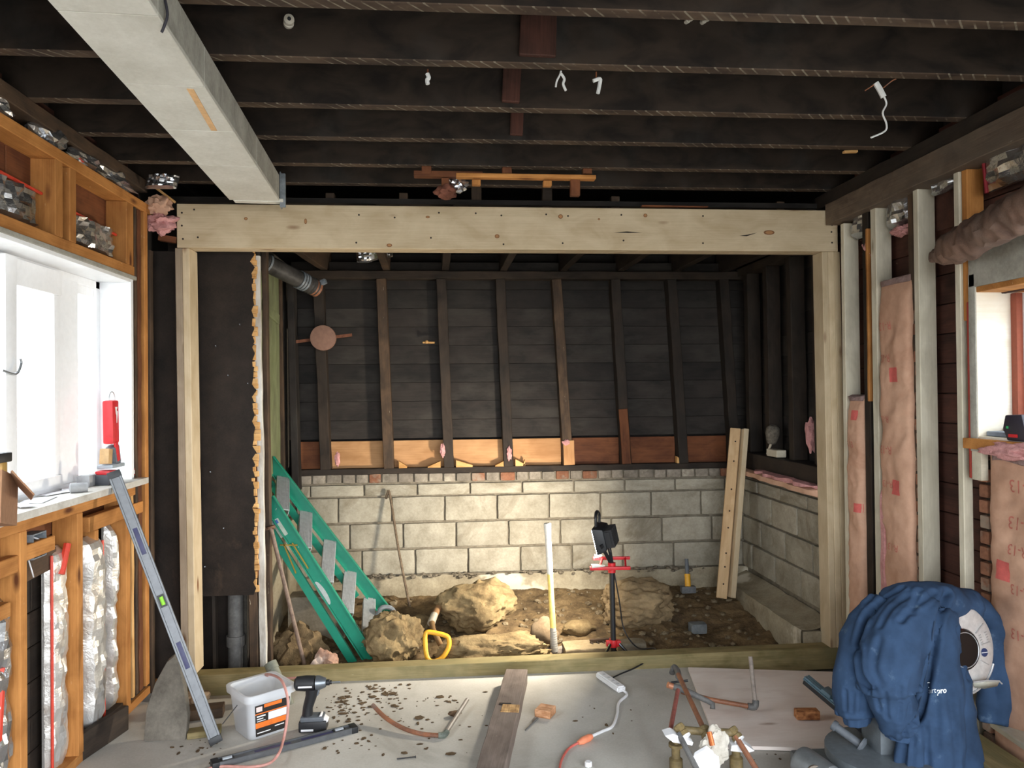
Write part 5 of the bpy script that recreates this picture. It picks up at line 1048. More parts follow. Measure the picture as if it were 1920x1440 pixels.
for us, nm in ((((1247, 1380), (1262, 1376), (1300, 1392), (1298, 1398), (1262, 1392)), 'drywall_shard'), (((1372, 1398), (1398, 1396), (1415, 1408), (1400, 1412), (1370, 1408)), 'drywall_shard')):
    c = MB(); c.prism([at(u, v, Y=YV - .035) for u, v in us], (0, .05, .004)); c.build(nm, WHITEP, vb)
q = at(1333, 1388, Y=YV - .09); c = MB(); c.tube([q + V((0, .02, .025)), q + V((.004, -.005, -.02))], .011, n=10); c.build('copper_stub', m_plain('bright_copper', '#c06a3c', .35, .6), vb)
# separate bent run across the sheet
YP = 3.72
pw = thing('copper_pipework', at(1300, 1310, Z=0), 'loose copper pipework with an upturned end resting across the plywood', 'pipe')
c = MB(); c.tube([at(1278, 1297, Y=YP), at(1333, 1312, Y=YP - .02), at(1408, 1325, Y=YP - .05)], .0115, n=10); c.build('long_run', COPPER, pw)
c = MB(); c.tube(arc([at(1402, 1324, Y=YP - .05), at(1415, 1325, Y=YP - .055), at(1417, 1313, Y=YP - .05)], 5), .0165, n=12); c.build('elbow', GREYPIPE, pw)
c = MB(); c.tube([at(1416, 1316, Y=YP - .05), at(1411, 1272, Y=YP), at(1407, 1231, Y=YP + .03)], .011, n=10); c.build('upturned_end', m_rough('tinned_pipe', '#9b8f85', '#6d635c', scale=18, rough=.45), pw)
c = MB(); c.tube([at(1262, 1287, Y=YP - .04), at(1281, 1293, Y=YP - .05), at(1326, 1314, Y=YP - .09), at(1336, 1320, Y=YP - .10), at(1336, 1329, Y=YP - .11)], [.0165, .0165, .0125, .0135, .0135], n=12); c.build('grey_branch', GREYPIPE, pw)
c = MB(); c.tube([at(1252, 1284, Y=YP - .04), at(1264, 1288, Y=YP - .04)], .0155, n=12); c.build('copper_cap', m_plain('pinkish_copper', '#c98a6a', .4, .4), pw)
c = MB(); c.tube(arc([at(1260, 1262, Y=3.95), at(1264, 1251, Y=3.98), at(1271, 1260, Y=3.92), at(1272, 1270, Y=3.86)], 5), .016, n=10); c.build('tee_fitting', GREYPIPE, pw); c = MB(); c.tube([at(1258, 1280, Y=3.80), at(1290, 1276, Y=3.78)], .006, n=8); c.build('clip_rod', BLACKP, pw)

# ---- slab of stone and boards in the left corner
gp = [(268, 1391), (274, 1330), (290, 1282), (312, 1242), (324, 1232), (334, 1240), (345, 1290), (352, 1345), (348, 1389)]
yg = at(310, 1390, Z=0).y; c = MB(); c.prism([at(u, v, Y=yg + (1391 - v) * .0008) for u, v in gp], (.0, .045, .008)); o = c.build('stone_slab', m_rough('grey_slate', '#827c72', '#5b564e', scale=7, bump=.4, stain='#4c4841'), bevel=.008); tag(o, 'tapering grey stone slab propped behind the leaning level', 'stone')
for k, (u0, v0, u1, v1, w, h, m, lab) in enumerate(((345, 1338, 420, 1330, .09, .05, OLDSTUD, 'weathered board end lying behind the leaning level'), (352, 1376, 415, 1368, .07, .03, TREATED, 'thin pale board on the slab beside the bucket'), (150, 1402, 236, 1345, .03, .12, DARK, 'dark skirting board scrap along the foot of the left wall'))):
    a, e = at(u0, v0, Z=h / 2), at(u1, v1, Z=h / 2); o = lumber('scrap_board', a, e, w, h, m, wob=.003); tag(o, lab, 'board')
c = MB(); c.rock(at(368, 1312, Z=.05), (.06, .05, .05), 97, .4, 4, 1.8); tag(c.build('plaster_lump', m_rough('dusty_rubble_lump', '#b59c80', '#866e55')), 'dusty tan plaster lump between slab and bucket', 'plaster')
# loose earth on the slab
c = MB(); random.seed(5)
for (u, v, n_, s) in ((690, 1290, 30, 26), (665, 1325, 60, 30), (640, 1308, 20, 12), (727, 1308, 24, 14), (745, 1328, 8, 8), (825, 1318, 14, 20), (650, 1345, 14, 16), (760, 1352, 12, 30), (680, 1390, 12, 14), (640, 1400, 6, 20), (705, 1300, 40, 60), (800, 1400, 20, 90), (900, 1340, 12, 60), (1130, 1340, 10, 70), (1440, 1420, 10, 60), (380, 1400, 20, 30)):
    for k in range(n_):
        q = at(random.gauss(u, s), random.gauss(v, s * .35), Z=0)
        if q.y > 4.3 or (abs(q.x - bc.x) < .17 and abs(q.y - bc.y) < .17): continue
        r = R(.0015, .008) * (1.5 if k % 7 == 0 else 1); c.rock((q.x, q.y, r * .2), (r * R(.8, 2.4), r * R(.8, 2), r * .45), k, .5, 1)
c.build('earth_crumbs', m_rough('dark_crumbs', '#6a5740', '#3f3325', scale=40), floor, smooth=0)['kind'] = 'stuff'

from mathutils.bvhtree import BVHTree
from mathutils.kdtree import KDTree

# ================================================================== right wall: batts, foil, wool, rough timber
def batt(y_far, y_near, z0, z1, x, label, seed, thick=.035, amp=.016, prints=(), flip=False, top=None):
    t = thing('kraft_batt', (x, (y_far + y_near) / 2, z0), label, 'insulation', 'kraft-faced batts in the right wall')
    c = MB(); c.pillow((x + thick, y_far, z0), (0, y_near - y_far, 0), (0, 0, z1 - z0), thick, 20, 110, .012, amp, 5, seed, True, rag=.012, edge=.2); c.build('kraft_face', KRAFT, t, smooth=50); kb = BVHTree.FromPolygons(c.v, c.f)
    c = MB(); c.pillow((x + thick + .004, y_far - .005, z1 - .03), (0, y_near - y_far + .01, 0), (0, 0, .045), thick * 1.0, 18, 5, .01, .02, 14, seed + 3, rag=.012); c.build('wool_top', m_rough('grey_pink_wool', '#a88f8a', '#7d6661', scale=20, bump=1.0, dist=.02), t, smooth=60)
    for kind, fy, z, s in prints:
        y = y_far + (y_near - y_far) * fy; M = axes((x - .018, y, z), (0, -1, 0) if not flip else (0, 1, 0), (0, 0, 1) if not flip else (0, 0, -1))
        if kind == 'sq': c = MB(); c.grid(lambda a, e: V((x, y + s * (.5 - a), z + s * (e - .5))), 7, 7); o = c.build('print_patch', PATCH, t, fix=False)
        else: o = writing('print_text', kind, s, M, PRINT, t, .0)
        for v in o.data.vertices:
            w = WM[o] @ v.co; h = kb.ray_cast(V((x - .3, w.y, w.z)), V((1, 0, 0)))
            if h[0]: v.co = WM[o].inverted() @ V((h[0].x - .0018, w.y, w.z))
    return t
batt(4.215, 4.055, .05, at(1610, 745, X=XR).z, XR + .0, 'short creased kraft batt between post and old dark stud', 4, prints=(('sq', .62, 1.47, .055), ('sq', .80, .95, .05), ('R-13', .3, 1.30, .05)))
batt(3.886, 3.605, .05, at(1690, 520, X=XR).z, XR + .002, 'tall wrinkled kraft batt filling the bay between pale studs', 7, prints=(('sq', .55, 1.69, .075), ('sq', .60, 1.11, .075), ('R-13', .28, 1.95, .06), ('R-13', .25, 1.78, .06), ('R-13', .25, 1.46, .05), ('R-13', .3, 1.30, .06), ('R-13', .3, 1.12, .05), ('R-13', .5, .80, .05)), flip=True)
batt(3.085, 2.55, .05, at(1870, 855, X=XR).z, XR + .0, 'wide kraft batt under the small right window', 11, prints=(('R-13', .42, 1.22, .075), ('R-13', .40, 1.07, .075), ('R-13', .38, .96, .06), ('sq', .72, .98, .09), ('sq', .22, .86, .08), ('R-13', .4, .80, .06), ('R-13', .4, .62, .06)), flip=True)
# loose paper edge and pink wool
c = MB(); q = at(1660, 950, X=XR - .02); c.pillow((XR + .02, 3.875, .1), (0, -.05, 0), (0, 0, 1.0), .035, 6, 40, .0, .012, 8, 5); tag(c.build('wool_strip', PINKWOOL, smooth=60), 'thin pink wool strip peeking beside the tall kraft batt', 'insulation')
c = MB(); c.rock(at(1895, 846, X=XR - .02), (.03, .16, .035), 101, .5, 4, 2.2); tag(c.build('insulation_tuft', PINKWOOL, smooth=60), 'pale pink wool roll bulging below the right window stool', 'insulation')
c = MB(); c.rock(at(1632, 470, X=XR + .04), (.03, .04, .05), 102, .6, 4, 2.4); tag(c.build('insulation_tuft', PINKWOOL, smooth=60), 'pink wool wisp beside the thin orange nailer', 'insulation')
c = MB(); c.rock(at(1692, 432, X=XR + .05), (.03, .07, .025), 103, .6, 4, 2.4); tag(c.build('insulation_tuft', PINKWOOL, smooth=60), 'pink wool wisp hanging below foil in the tall bay', 'insulation')
def foil_r(u0, v0, u1, v1, x, label, seed, amp=.03):
    a, e = at(u0, v1, X=x), at(u1, v0, X=x); c = MB(); c.pillow((x + .02, a.y, min(a.z, e.z)), (0, e.y - a.y, 0), (0, 0, abs(at(u0, v0, X=x).z - a.z)), .02, 9, 9, .015, amp, 9, seed, True, rag=.02)
    return tag(c.build('foil_flap', FOIL, smooth=10), label, 'insulation', 'foil flaps under the right wall timber')
foil_r(1600, 400, 1632, 450, XR + .045, 'small crumpled foil flap next to the post top', 21); foil_r(1664, 372, 1708, 432, XR + .055, 'drooping foil flap in the tall bay under the timber', 22)
foil_r(1745, 345, 1798, 368, XR + .05, 'thin foil flap between the two widest pale studs', 23, .02); t_ = foil_r(1846, 268, 1990, 362, XR + .05, 'big bright foil panel with a red edge above the rough timber', 24, .045)
c = MB(); a, e = at(1844, 298, X=XR + .03), at(1850, 362, X=XR + .03); c.tube([a, e], .008, n=7); c.build('red_edge', m_plain('dark_red_film', '#8d1f2a', .5), t_)
c = MB(); c.pillow(at(1740, 440, X=XR + .10), (0, -.24, 0), (0, 0, .3), .004, 4, 4, 0, .0, 1, 1); tag(c.build('red_sheathing_patch', REDWOOD), 'reddish board patch behind the widest bay', 'board')
# rough broken timber hanging by the window
ra, rb_ = at(1752, 486, X=XR - .10), at(1935, 388, X=XR - .22); n_ = 130; c = MB(); dd = rb_ - ra
pts = [ra + dd * (i / n_) * 1.5 + V((0, 0, .008 * noise.noise(V((i * .12, 1, 0))))) for i in range(n_ + 1)]
c.tube(pts, [(.028 + .045 * min(1, i / 24)) for i in range(n_ + 1)], n=30)
c.v = [v + V((.012 * noise.noise(v * 22), .010 * noise.noise(v * 18 + V((9, 0, 0))), .016 * noise.noise(v * 16 + V((0, 9, 0))) + .008 * noise.noise(V((v.x * 70, v.y * 9, v.z * 70))) + .008 * (1 - 2 * abs(noise.noise(V((v.x * 40, v.y * 7, v.z * 40))))))) for v in c.v]
tag(c.build('rough_timber', m_wood('rotten_timber', '#7d6355', '#54413a', worn='#6a5a50', speck='#a08a76', speck_amt=.7, var=.05, bump=.8), smooth=40), 'rotten rough-hewn timber jutting out above the small window', 'timber')
# things on the right stool
p = at(1912, 812, X=XR + .03); z_ = 1.40; gd = thing('battery_charger', (p.x, p.y, z_), 'black cordless battery charger on the right window stool', 'charger')
c = MB(); c.prism([(p.x - .04, p.y + .02, z_), (p.x - .04, p.y + .045, z_ + .05), (p.x - .04, p.y + .03, z_ + .105), (p.x - .04, p.y - .06, z_ + .11), (p.x - .04, p.y - .09, z_)], (.08, 0, 0)); c.build('shell', m_plain('dark_purple_plastic', '#2b2733', .5), gd, bevel=.006)
c = MB(); c.box((p.x - .0425, p.y + .01, z_ + .05), (p.x - .041, p.y + .022, z_ + .06)); c.build('indicator', m_plain('green_dot', '#2fae62', .5), gd); c = MB(); c.box((p.x - .0425, p.y - .04, z_ + .015), (p.x - .041, p.y + .01, z_ + .028)); c.build('red_strip', REDP, gd)
p = at(1880, 808, X=XR + .06); c = MB(); c.box((p.x - .03, p.y - .07, z_ + .009), (p.x + .05, p.y + .06, z_ + .03)); o = c.build('tool_case', m_plain('slate_grey_case', '#7d8796', .5), bevel=.005); tag(o, 'flat slate-grey case lying on the right window stool', 'case')

# ================================================================== ceiling details
def wire(name, pts, r, mat, label): c = MB(); c.tube(arc(pts, 6), r, n=7); return c.build(name, mat)
def hanging(u, v, Y, segs, label):
    p = at(u, v, Y=Y); p.z = ZJ; t = thing('hanging_wire', p, label, 'wire', 'wire ends hanging from the joists')
    for k, sg in enumerate(segs): c = MB(); c.tube(arc([at(a, b, Y=Y) for a, b in sg[0]], 5), sg[1], n=7); c.build(sg[2], sg[3], t)
    return t
TAPE = m_plain('white_tape', '#cfcfcc', .6)
hanging(802, 133, 2.72, [([(802, 130), (802, 138)], .003, 'stem', BROWNWOOD), ([(801, 138), (804, 146), (801, 150), (802, 158)], .0075, 'taped_end', TAPE)], 'short taped wire end hanging from a joist, closest to the boxed beam')
hanging(1052, 133, 2.72, [([(1052, 133), (1050, 140), (1044, 152), (1042, 163)], .0035, 'lead', TAPE), ([(1052, 138), (1058, 148), (1056, 158), (1061, 170)], .005, 'lead', TAPE)], 'forked pair of pale wire leads hanging under the joist')
hanging(1118, 135, 2.72, [([(1118, 135), (1118, 148)], .0025, 'stem', BROWNWOOD), ([(1112, 152), (1125, 148), (1124, 160), (1121, 175)], .007, 'taped_end', TAPE)], 'taped wire end with a flag of white tape beside the forked leads')
hanging(1645, 152, 2.72, [([(1642, 155), (1650, 168), (1657, 182)], .011, 'taped_end', TAPE), ([(1622, 170), (1640, 158)], .002, 'stray_lead', COPPER), ([(1656, 165), (1672, 152), (1680, 148)], .002, 'stray_lead', COPPER), ([(1658, 182), (1662, 195), (1655, 212), (1662, 232), (1659, 246), (1633, 258)], .0035, 'lead', TAPE)], 'long curling white wire with a taped splice hanging near the right wall')
def knob(u, v, Y, r, label):
    p = at(u, v, Y=Y); c = MB(); t = thing('porcelain_knob', p, label, 'insulator', 'porcelain knobs on the joists'); d_ = V((.25, -1, -.12)).normalized()
    c.lathe(p + V((0, 0, 0)), d_, [(r, 0), (r, .018), (r * .7, .021), (r * .7, .028), (r, .031), (r * .95, .05), (r * .4, .052)], n=18); c.build('insulator', m_plain('porcelain', '#b9b2a4', .35), t); c = MB(); c.cyl(p + d_ * .051, p + d_ * .055, r * .36, n=10); c.build('nail_head', BLACKP, t)
knob(541, 45, joist_y[-5] - .0, .018, 'white porcelain cable knob on the joist next to the boxed beam'); knob(1286, 41, joist_y[-5], .009, 'tiny porcelain knob on the joist, one of a close pair'); knob(1316, 42, joist_y[-5], .009, 'tiny porcelain knob on the joist, one of a close pair')
# old orange blocking frame above the header
yf = 3.97
of = thing('blocking_frame', at(945, 330, Y=yf), 'reddish old blocking frame nailed under the joists above the header', 'blocking')
lumber('rail', at(776, 327, Y=yf), at(905, 329, Y=yf), .05, .03, BROWNWOOD, of); lumber('rail', at(855, 330, Y=yf - .01), at(1116, 334, Y=yf - .01), .05, .022, ORANGE, of)
for u in (800, 950, 1100): q = at(u, 328, Y=yf); lumber('spacer', (q.x, 3.962, q.z), (q.x, 3.962, ZJ), .05, .04, BROWNWOOD, of, up=(0, 1, 0))
for (u, v0, v1, w, m) in ((835, 335, 372, .04, BROWNWOOD), (893, 338, 348, .045, ORANGE), (1026, 340, 350, .045, ORANGE), (1078, 338, 368, .05, BROWNWOOD)): lumber('hanger_block', at(u, v1, Y=yf), at(u, v0, Y=yf), w, .04, m, of, up=(0, 1, 0))
for (u, v0, v1, w) in ((893, 342, 400, .06), (1025, 342, 400, .06), (620, 372, 400, .05), (757, 372, 400, .05), (1152, 378, 400, .05), (1460, 388, 402, .05)): lumber('cripple_stud', at(u, v1, Y=4.52), at(u, v0 - 8, Y=4.52), w, .06, OLDSTUD, wp, up=(0, 1, 0))
c = MB(); c.rock(at(858, 346, Y=yf + .04), (.05, .03, .04), 110, .5, 3, 2.2); tag(c.build('foil_wad', FOIL, smooth=10), 'small foil wad stuffed in the blocking frame above the header', 'insulation')
c = MB(); c.rock(at(836, 360, Y=yf - .01), (.05, .05, .035), 111, .5, 3, 2.2); c.build('wool_tuft', m_rough('rust_wool', '#8d5a48', '#5d3a2e', scale=20, bump=1), of, smooth=60)
q0, q1 = at(1205, 386, Y=4.33), at(1330, 388, Y=4.33); o = lumber('broken_lath', q0 + V((0, .03, .006)), q1 + V((0, .03, .006)), .03, .008, BROWNWOOD); tag(o, 'thin brown lath lying along the top of the header', 'lath')
c = MB(); q = at(1582, 327, Y=3.6); q.z = ZJ - .004; c.bar(q, q + V((.07, 0, .004)), .02, .01); o = c.build('wood_chip', LATH); tag(o, 'pale split wood chip caught under a dark joist', 'wood chip')

# ================================================================== mitre saw under the jacket
YS = 2.95
ms = thing('mitre_saw', (1.78, YS, .0), 'grey sliding mitre saw with a bright blade guard under the blue jacket', 'saw')
TEAL = m_plain('teal_grey_metal', '#5d7480', .5, .3); GREYM = m_plain('grey_cast_metal', '#6e757a', .5, .4)
c = MB(); c.lathe((1.74, YS, .10), V((0, 0, 1)), [(.20, 0), (.22, .02), (.22, .055), (.19, .06)], n=36); c.build('turntable', GREYM, ms)
c = MB(); c.box((1.42, YS - .16, .02), (2.08, YS + .16, .10)); c.build('base', GREYM, ms, bevel=.015)
for x, y in ((1.46, YS - .13), (1.46, YS + .13), (2.04, YS - .13), (2.04, YS + .13)): c = MB(); c.cyl((x, y, 0), (x, y, .03), .022, n=12); c.build('rubber_foot', BLACKP, ms)
r0, r1 = at(1512, 1276, Y=3.36), at(1660, 1400, Y=3.02); dd = (r1 - r0).normalized()
c = MB(); c.bar(r0, r1, .05, .022, up=(0, 0, 1)); c.build('slide_rail', BLACKP, ms, bevel=.004)
c = MB(); sdv = V((dd.y, -dd.x, 0)); 
for k in (-1, 0, 1): c.bar(r0 + V((0, 0, .018)) + sdv * k * .014, r0 + dd * .20 + V((0, 0, .018)) + sdv * k * .014, .008, .012)
c.bar(r0 + V((0, 0, .012)), r0 + dd * .24 + V((0, 0, .012)), .048, .006); c.build('rail_cap', TEAL, ms, bevel=.001)
c = MB(); c.bar(r0 + dd * .10 + V((0, 0, .03)), r0 + dd * .15 + V((0, 0, .03)), .05, .02); c.build('rail_clamp', TEAL, ms, bevel=.004)
h0, h1 = at(1561, 1358, Y=3.06), at(1612, 1395, Y=2.98); dd = (h1 - h0).normalized(); c = MB(); c.lathe(h0, dd, [(.020, 0), (.022, .004), (.022, .015), (.017, .02), (.0165, (h1 - h0).length), (.034, (h1 - h0).length + .004), (.034, (h1 - h0).length + .012), (.02, (h1 - h0).length + .02)], n=18); c.build('lock_handle', GREYP, ms)
m0, m1 = at(1500, 1425, Y=2.92), at(1552, 1462, Y=2.80); dd = (m1 - m0).normalized(); c = MB(); c.lathe(m0, dd, [(.03, -.012), (.055, 0), (.060, .012), (.060, .14), (.05, .15)], n=26); c.build('motor', m_plain('grey_motor', '#767a7c', .45, .5), ms); c = MB(); c.cyl(at(1525, 1440, Y=2.86), at(1530, 1452, Y=2.80), .03, .032, n=18); c.build('motor_cap', m_plain('brown_cap', '#6d6257', .6), ms)
bq = at(1612, 1430, Y=2.90); c = MB(); c.bar(bq + V((-.06, 0, -.08)), bq + V((.10, .02, -.06)), .16, .13); c.build('gear_case', TEAL, ms, bevel=.03, seg=3)
c = MB(); c.box((1.70, YS - .05, .14), (1.90, YS + .10, .62)); c.build('saw_arm', GREYM, ms, bevel=.02)
gc = at(1801, 1217, Y=2.90); gn = V((.22, -.96, .12)).normalized()
c = MB(); c.lathe(gc, gn, [(.03, -.03), (.168, -.03), (.174, -.02), (.174, -.002), (.166, .004), (.12, .006), (.075, .008), (.03, .008)], n=56); gd_ = c.build('blade_guard', m_plain('bright_cast_guard', '#dfe1e1', .3, .45), ms)
c = MB(); c.lathe(gc, gn, [(.02, .008), (.078, .009), (.082, .014), (.076, .022), (.02, .024)], n=36); c.build('guard_hub', m_plain('gloss_black', '#101113', .2), ms)
c = MB(); c.lathe(gc, gn, [(.066, .0235), (.068, .026), (.070, .0235)], n=36, cap=False); c.build('hub_ring', ALU, ms)
gx = V((0, 0, 1)).cross(gn).normalized(); gy = gn.cross(gx)
for (a, r, w, l) in ((35, .125, .004, .06), (5, .125, .003, .05), (-30, .125, .003, .045)):
    an = math.radians(a); q = gc + (gx * math.cos(an) + gy * math.sin(an)) * r + gn * .009; tv = (gx * math.cos(an) + gy * math.sin(an)); c = MB(); c.bar(q - tv * l / 2, q + tv * l / 2, w, .004, up=gn); c.build('guard_rib', ALU, ms)
an = math.radians(-12); q = gc + (gx * math.cos(an) + gy * math.sin(an)) * .115 + gn * .008; c = MB(); c.cyl(q, q + gn * .0012, .017, n=20); c.build('blue_emblem', m_plain('navy_emblem', '#27365f', .5), ms); c = MB(); c.bar(q - gx * .016 + gn * .0016, q + gx * .016 + gn * .0016, .003, .0006, up=gn); c.build('emblem_bar', WHITEP, ms)
for k, (a, r) in enumerate(((14, .140), (14, .106))):
    an = math.radians(a); q = gc + (gx * math.cos(an) + gy * math.sin(an)) * r + gn * .0088; tv = (-gx * math.sin(an) + gy * math.cos(an)); rv = gx * math.cos(an) + gy * math.sin(an)
    for j in range(5): c = MB(); qq = q + tv * (j - 2) * .010; c.bar(qq - rv * .006, qq + rv * .006, .003, .002, up=gn); c.build('raised_mark', ALU, ms)
lip = [gc + (gx * math.cos(t) + gy * math.sin(t)) * .178 + gn * .0 for t in [math.radians(-100 + i * 5) for i in range(16)]]
c = MB(); c.tube(lip, .004, n=7); c.build('guard_rim', ALU, ms)
q = at(1850, 1283, Y=2.87); c = MB(); c.add([q + V((-.06, 0, .01)), q + V((.055, 0, .014)), q + V((.05, .01, -.012)), q + V((.0, .015, -.022)), q + V((-.045, .01, -.014))], [(0, 1, 2, 3, 4)]); o = c.build('clear_guard', m_plain('cloudy_polycarbonate', '#a9a79a', .3), ms, fix=False); o.modifiers.new('t', 'SOLIDIFY').thickness = .003
c = MB(); c.tube([q + V((-.06, -.004, .012)), q + V((.0, -.004, .016)), q + V((.05, -.004, .013)), q + V((.062, -.004, .0))], .003, n=6); c.build('guard_wire', ALU, ms)

# ---- the jacket: one cloth body, remeshed from its folds
lumps = MB()
def fold(pts, rad, squash=.7, n=14):
    a = len(lumps.v); P = [at(u, v, Y=y) for u, v, y in pts]; lumps.tube(arc(P, 5), [rad[min(int(i / 5), len(rad) - 2)] * (1 - (i % 5) / 5) + rad[min(int(i / 5) + 1, len(rad) - 1)] * (i % 5) / 5 for i in range(5 * (len(P) - 1) + 1)], n=n)
fold([(1672, 1140, 3.06), (1720, 1134, 2.98), (1775, 1132, 2.98), (1812, 1140, 3.02)], [.085, .085, .07, .05])
fold([(1655, 1140, 3.05), (1625, 1190, 3.02), (1607, 1260, 3.0), (1604, 1300, 2.99), (1606, 1338, 2.98)], [.075, .080, .078, .078, .055])
fold([(1725, 1145, 2.96), (1682, 1195, 2.90), (1668, 1250, 2.87), (1668, 1290, 2.86)], [.09, .105, .115, .09])
fold([(1668, 1285, 2.86), (1675, 1325, 2.86), (1682, 1366, 2.86)], [.085, .070, .055])
fold([(1745, 1150, 2.95), (1752, 1240, 2.90), (1752, 1340, 2.88), (1752, 1430, 2.87), (1752, 1530, 2.87)], [.085, .085, .09, .10, .11])
fold([(1772, 1165, 2.97), (1774, 1260, 2.93), (1786, 1350, 2.92), (1790, 1440, 2.91), (1788, 1530, 2.91)], [.06, .07, .08, .085, .09])
fold([(1715, 1360, 2.86), (1705, 1440, 2.85), (1708, 1530, 2.85)], [.045, .055, .06])
fold([(1790, 1126, 3.02), (1832, 1136, 3.03), (1868, 1172, 3.01), (1893, 1225, 2.99), (1903, 1290, 2.98), (1902, 1338, 2.97)], [.05, .032, .03, .034, .034, .022])
fold([(1850, 1180, 3.02), (1872, 1240, 3.0), (1878, 1300, 2.98), (1872, 1352, 2.98)], [.03, .034, .036, .026])
fold([(1835, 1200, 3.02), (1850, 1260, 3.01), (1855, 1310, 3.0), (1852, 1352, 2.99)], [.03, .034, .034, .024])
tmp = bpy.data.meshes.new('tmp'); tmp.from_pydata(lumps.v, [], lumps.f); to = bpy.data.objects.new('tmp', tmp); COL.objects.link(to)
rm = to.modifiers.new('r', 'REMESH'); rm.mode = 'VOXEL'; rm.voxel_size = .0075
dg = bpy.context.evaluated_depsgraph_get(); jm = bpy.data.meshes.new_from_object(to.evaluated_get(dg)); bpy.data.objects.remove(to); bpy.data.meshes.remove(tmp)
bm = bmesh.new(); bm.from_mesh(jm)
for _ in range(4): bmesh.ops.smooth_vert(bm, verts=bm.verts, factor=.5, use_axis_x=True, use_axis_y=True, use_axis_z=True)
bm.normal_update()
for v in bm.verts:
    q = v.co; w = noise.noise(V((q.x * 9, q.y * 9, q.z * 3.0))); w2 = noise.noise(V((q.x * 24 + q.z * 9, q.y * 24, q.z * 8))); w3 = 1 - 2 * abs(noise.noise(V((q.x * 7 + q.z * 5, q.y * 6, q.z * 6 - q.x * 4)) + V((3, 3, 3))))
    w4 = 1 - 2 * abs(noise.noise(V((q.x * 4.5 - q.z * 3.5, q.y * 4, q.z * 3.0 + q.x * 2)) + V((7, 1, 5)))); v.co += v.normal * (.010 * w + .004 * w2 + .009 * w3 + .012 * w4)
for _ in range(1): bmesh.ops.smooth_vert(bm, verts=bm.verts, factor=.4, use_axis_x=True, use_axis_y=True, use_axis_z=True)
bv0 = BVHTree.FromBMesh(bm); samples = []
for dep, sg, line in ((.020, .012, ((1640, 1140), (1629, 1152), (1613, 1208), (1614, 1260), (1629, 1290))), (.022, .012, ((1775, 1112), (1769, 1128), (1758, 1171), (1742, 1260), (1737, 1279), (1735, 1300), (1724, 1340), (1700, 1372), (1696, 1400), (1692, 1440))),
        (.010, .010, ((1660, 1096), (1624, 1129))), (.009, .009, ((1692, 1102), (1655, 1129), (1640, 1150))), (.010, .009, ((1724, 1107), (1713, 1137), (1711, 1150))), (.010, .010, ((1752, 1112), (1713, 1139), (1690, 1165))), (.008, .010, ((1700, 1120), (1672, 1140), (1650, 1175))),
        (.012, .010, ((1795, 1180), (1800, 1202), (1811, 1234), (1816, 1271))), (.009, .012, ((1755, 1311), (1758, 1403))), (.009, .010, ((1713, 1371), (1711, 1440))), (.008, .012, ((1780, 1300), (1790, 1380), (1795, 1440))), (.007, .012, ((1735, 1370), (1738, 1440))),
        (.008, .007, ((1640, 1290), (1650, 1330))), (.008, .007, ((1660, 1300), (1664, 1345))), (.008, .007, ((1690, 1290), (1685, 1350))), (.007, .006, ((1705, 1320), (1700, 1360))), (.007, .007, ((1600, 1300), (1598, 1335))), (.007, .007, ((1618, 1300), (1615, 1335))), (.007, .007, ((1585, 1295), (1587, 1330))), (.006, .012, ((1650, 1200), (1640, 1250), (1650, 1280)))):
    pl_ = [V((u, v, 0)) for u, v in line]; pl_ = arc(pl_, 10)
    for q in pl_:
        d = (at(q.x, q.y, Y=3.0) - CAM_POS).normalized(); h = bv0.ray_cast(CAM_POS, d)
        if h[0]: samples.append((h[0], dep, sg))
kd = KDTree(len(samples)); [kd.insert(s_[0], i) for i, s_ in enumerate(samples)]; kd.balance(); bm.normal_update()
for v in bm.verts:
    q, i, dist = kd.find(v.co)
    if dist < .05:
        _, dep, sg = samples[i]; v.co += v.normal * (-dep * math.exp(-(dist / sg) ** 2) + .45 * dep * math.exp(-((dist - 2.2 * sg) / sg) ** 2))
bm.normal_update()
bvh = BVHTree.FromBMesh(bm); vs = [v.co.copy() for v in bm.verts]; bm.verts.ensure_lookup_table(); fs = [tuple(v.index for v in f.verts) for f in bm.faces]; bm.free(); bpy.data.meshes.remove(jm)
JK = NT('blue_workwear_cloth'); _v = JK.coords(rand=False); _n = JK.noise(_v, 7, 5); _c = JK.ramp(_n, [(.3, col('#26374e')), (.7, col('#354b69'))]); _c = JK.mix(JK.ramp(JK.noise(_v, 14, 6, .7), [(.62, G(0)), (.74, G(.25))]), _c, col('#8298a8')); JK.bump(JK.noise(_v, 260, 2), .15, .001); BLUE = JK.out(_c, .9, 0, .2)
jk = thing('work_jacket', (1.78, YS, .15), 'blue work jacket with elastic cuffs draped over the mitre saw', 'jacket')
c = MB(); c.v = vs; c.f = fs; c.build('jacket_body', BLUE, jk, smooth=180, fix=False)
def wrap(o, off=.0015):
    for v in o.data.vertices:
        w = WM[o] @ v.co; d = (w - CAM_POS).normalized(); h = bvh.ray_cast(CAM_POS, d)
        if h[0]: v.co = WM[o].inverted() @ (h[0] - d * off)
def on_cloth(u, v):
    d = (at(u, v, Y=3.0) - CAM_POS).normalized(); h = bvh.ray_cast(CAM_POS, d); return (h[0], h[1]) if h[0] else (at(u, v, Y=2.85), V((0, -1, 0)))
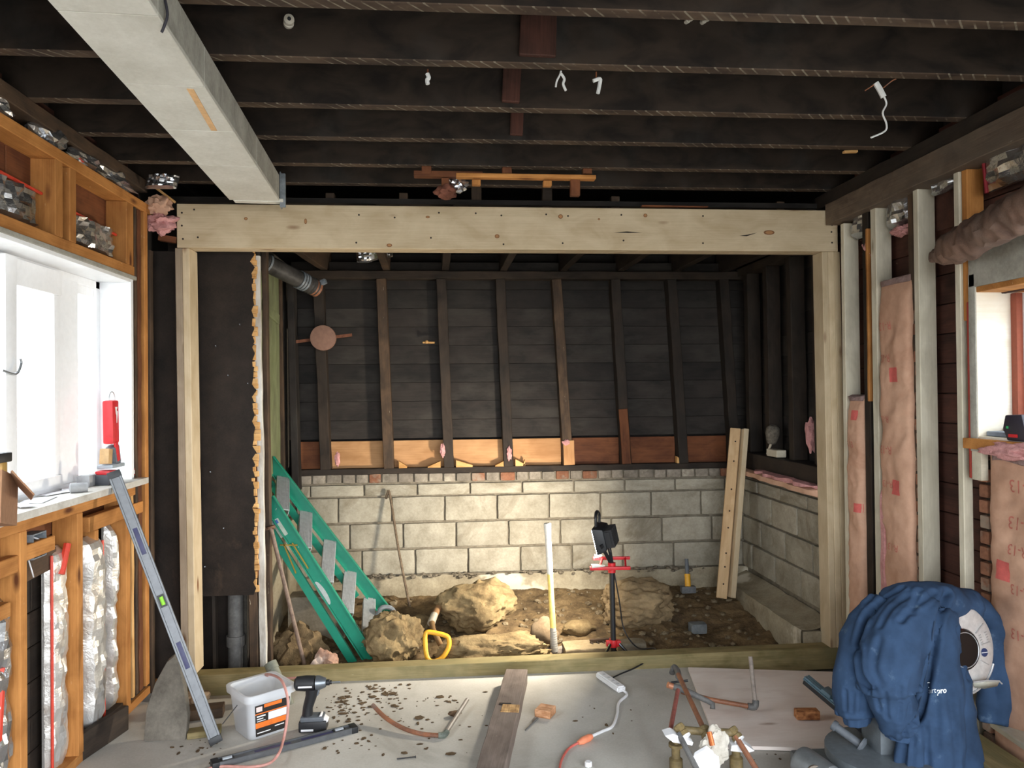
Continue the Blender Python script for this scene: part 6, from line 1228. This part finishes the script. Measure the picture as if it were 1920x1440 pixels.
for (uc, vc, y, ang, r) in ((1607, 1345, 2.98, .15, .054), (1684, 1374, 2.86, -.15, .054)):
    q = at(uc, vc, Y=y); c = MB(); n_ = 40; prs = []
    for j in range(5):
        for i in range(n_): t = 6.2832 * i / n_; rr = r * (1 + .05 * math.sin(9 * t)) * (1.0, 1.04, 1.0, .98, .9)[j]; c.v.append(q + V((rr * math.cos(t), rr * math.sin(t) * .9, .022 - j * .011 + ang * rr * math.cos(t))))
    for j in range(4):
        for i in range(n_): c.f.append((j * n_ + i, j * n_ + (i + 1) % n_, (j + 1) * n_ + (i + 1) % n_, (j + 1) * n_ + i))
    c.f.append(tuple(4 * n_ + i for i in range(n_))); c.build('cuff', BLUE, jk, smooth=60)
# white chest print
LOGO = m_plain('white_chest_print', '#dfe6ea', .7, var=.03)
for txt, u, s, bold in (('art', 1747, .030, .0), ('pro', 1764, .030, .0010)):
    q, nn = on_cloth(u, 1294); M = axes(q + nn * .003, V((1, .12, 0)), V((0, 0, 1))); o = writing('chest_print', txt, s, Matrix.Translation(V((0, -.006, 0))) @ M, LOGO, jk, .0, bold); wrap(o)
q, nn = on_cloth(1742, 1284); c = MB(); c.tube([q + nn * .004 + V((.0095 * math.cos(math.radians(a)), -.004, .0095 * math.sin(math.radians(a)))) for a in range(-100, 121, 20)], .0016, n=6); c.build('chest_emblem', LOGO, jk)
# a front seam
pts = []
for (u, v) in ((1752, 1165), (1748, 1190), (1742, 1230), (1735, 1270), (1726, 1310), (1716, 1345)):
    q, nn = on_cloth(u, v); pts.append(q + nn * .002)
c = MB(); c.tube(arc(pts, 4), .003, n=6); c.build('seam', m_plain('navy_seam', '#22354d', .9), jk)

# ---- boards and bucket beside the saw
o = lumber('leaning_board', at(1838, 1300, Y=3.30) + V((0, 0, .05)), at(1850, 1420, Y=3.26) + V((0, 0, -.05)), .075, .038, PINE_GREY, up=(0, 1, 0)); tag(o, 'short pale stud end standing behind the jacket', 'board')
a, e = at(1868, 1340, Y=3.05), at(1960, 1380, Y=2.70); o = lumber('pine_plank', a + V((.03, 0, -.03)), e + V((.0, 0, -.05)), .11, .03, PINE_GREY, up=(-.3, -.2, 1)); tag(o, 'pale pine plank lying slanted beside the saw at the right wall', 'board')
lumber_o = lumber('olive_timber', (2.18, 3.45, .07), (2.16, 2.45, .07), .16, .14, TREATED); tag(lumber_o, 'dull olive treated timber along the foot of the right wall', 'timber')
wbk_ = at(1850, 1440, Y=2.75); c = MB(); c.lathe((wbk_.x + .02, 2.54, 0), V((0, 0, 1)), [(.11, 0), (.13, .10), (.134, .10), (.134, .115), (.02, .12)], n=30); tag(c.build('white_tub', WHITEP), 'white round plastic tub lid beside the jacket hem', 'tub')
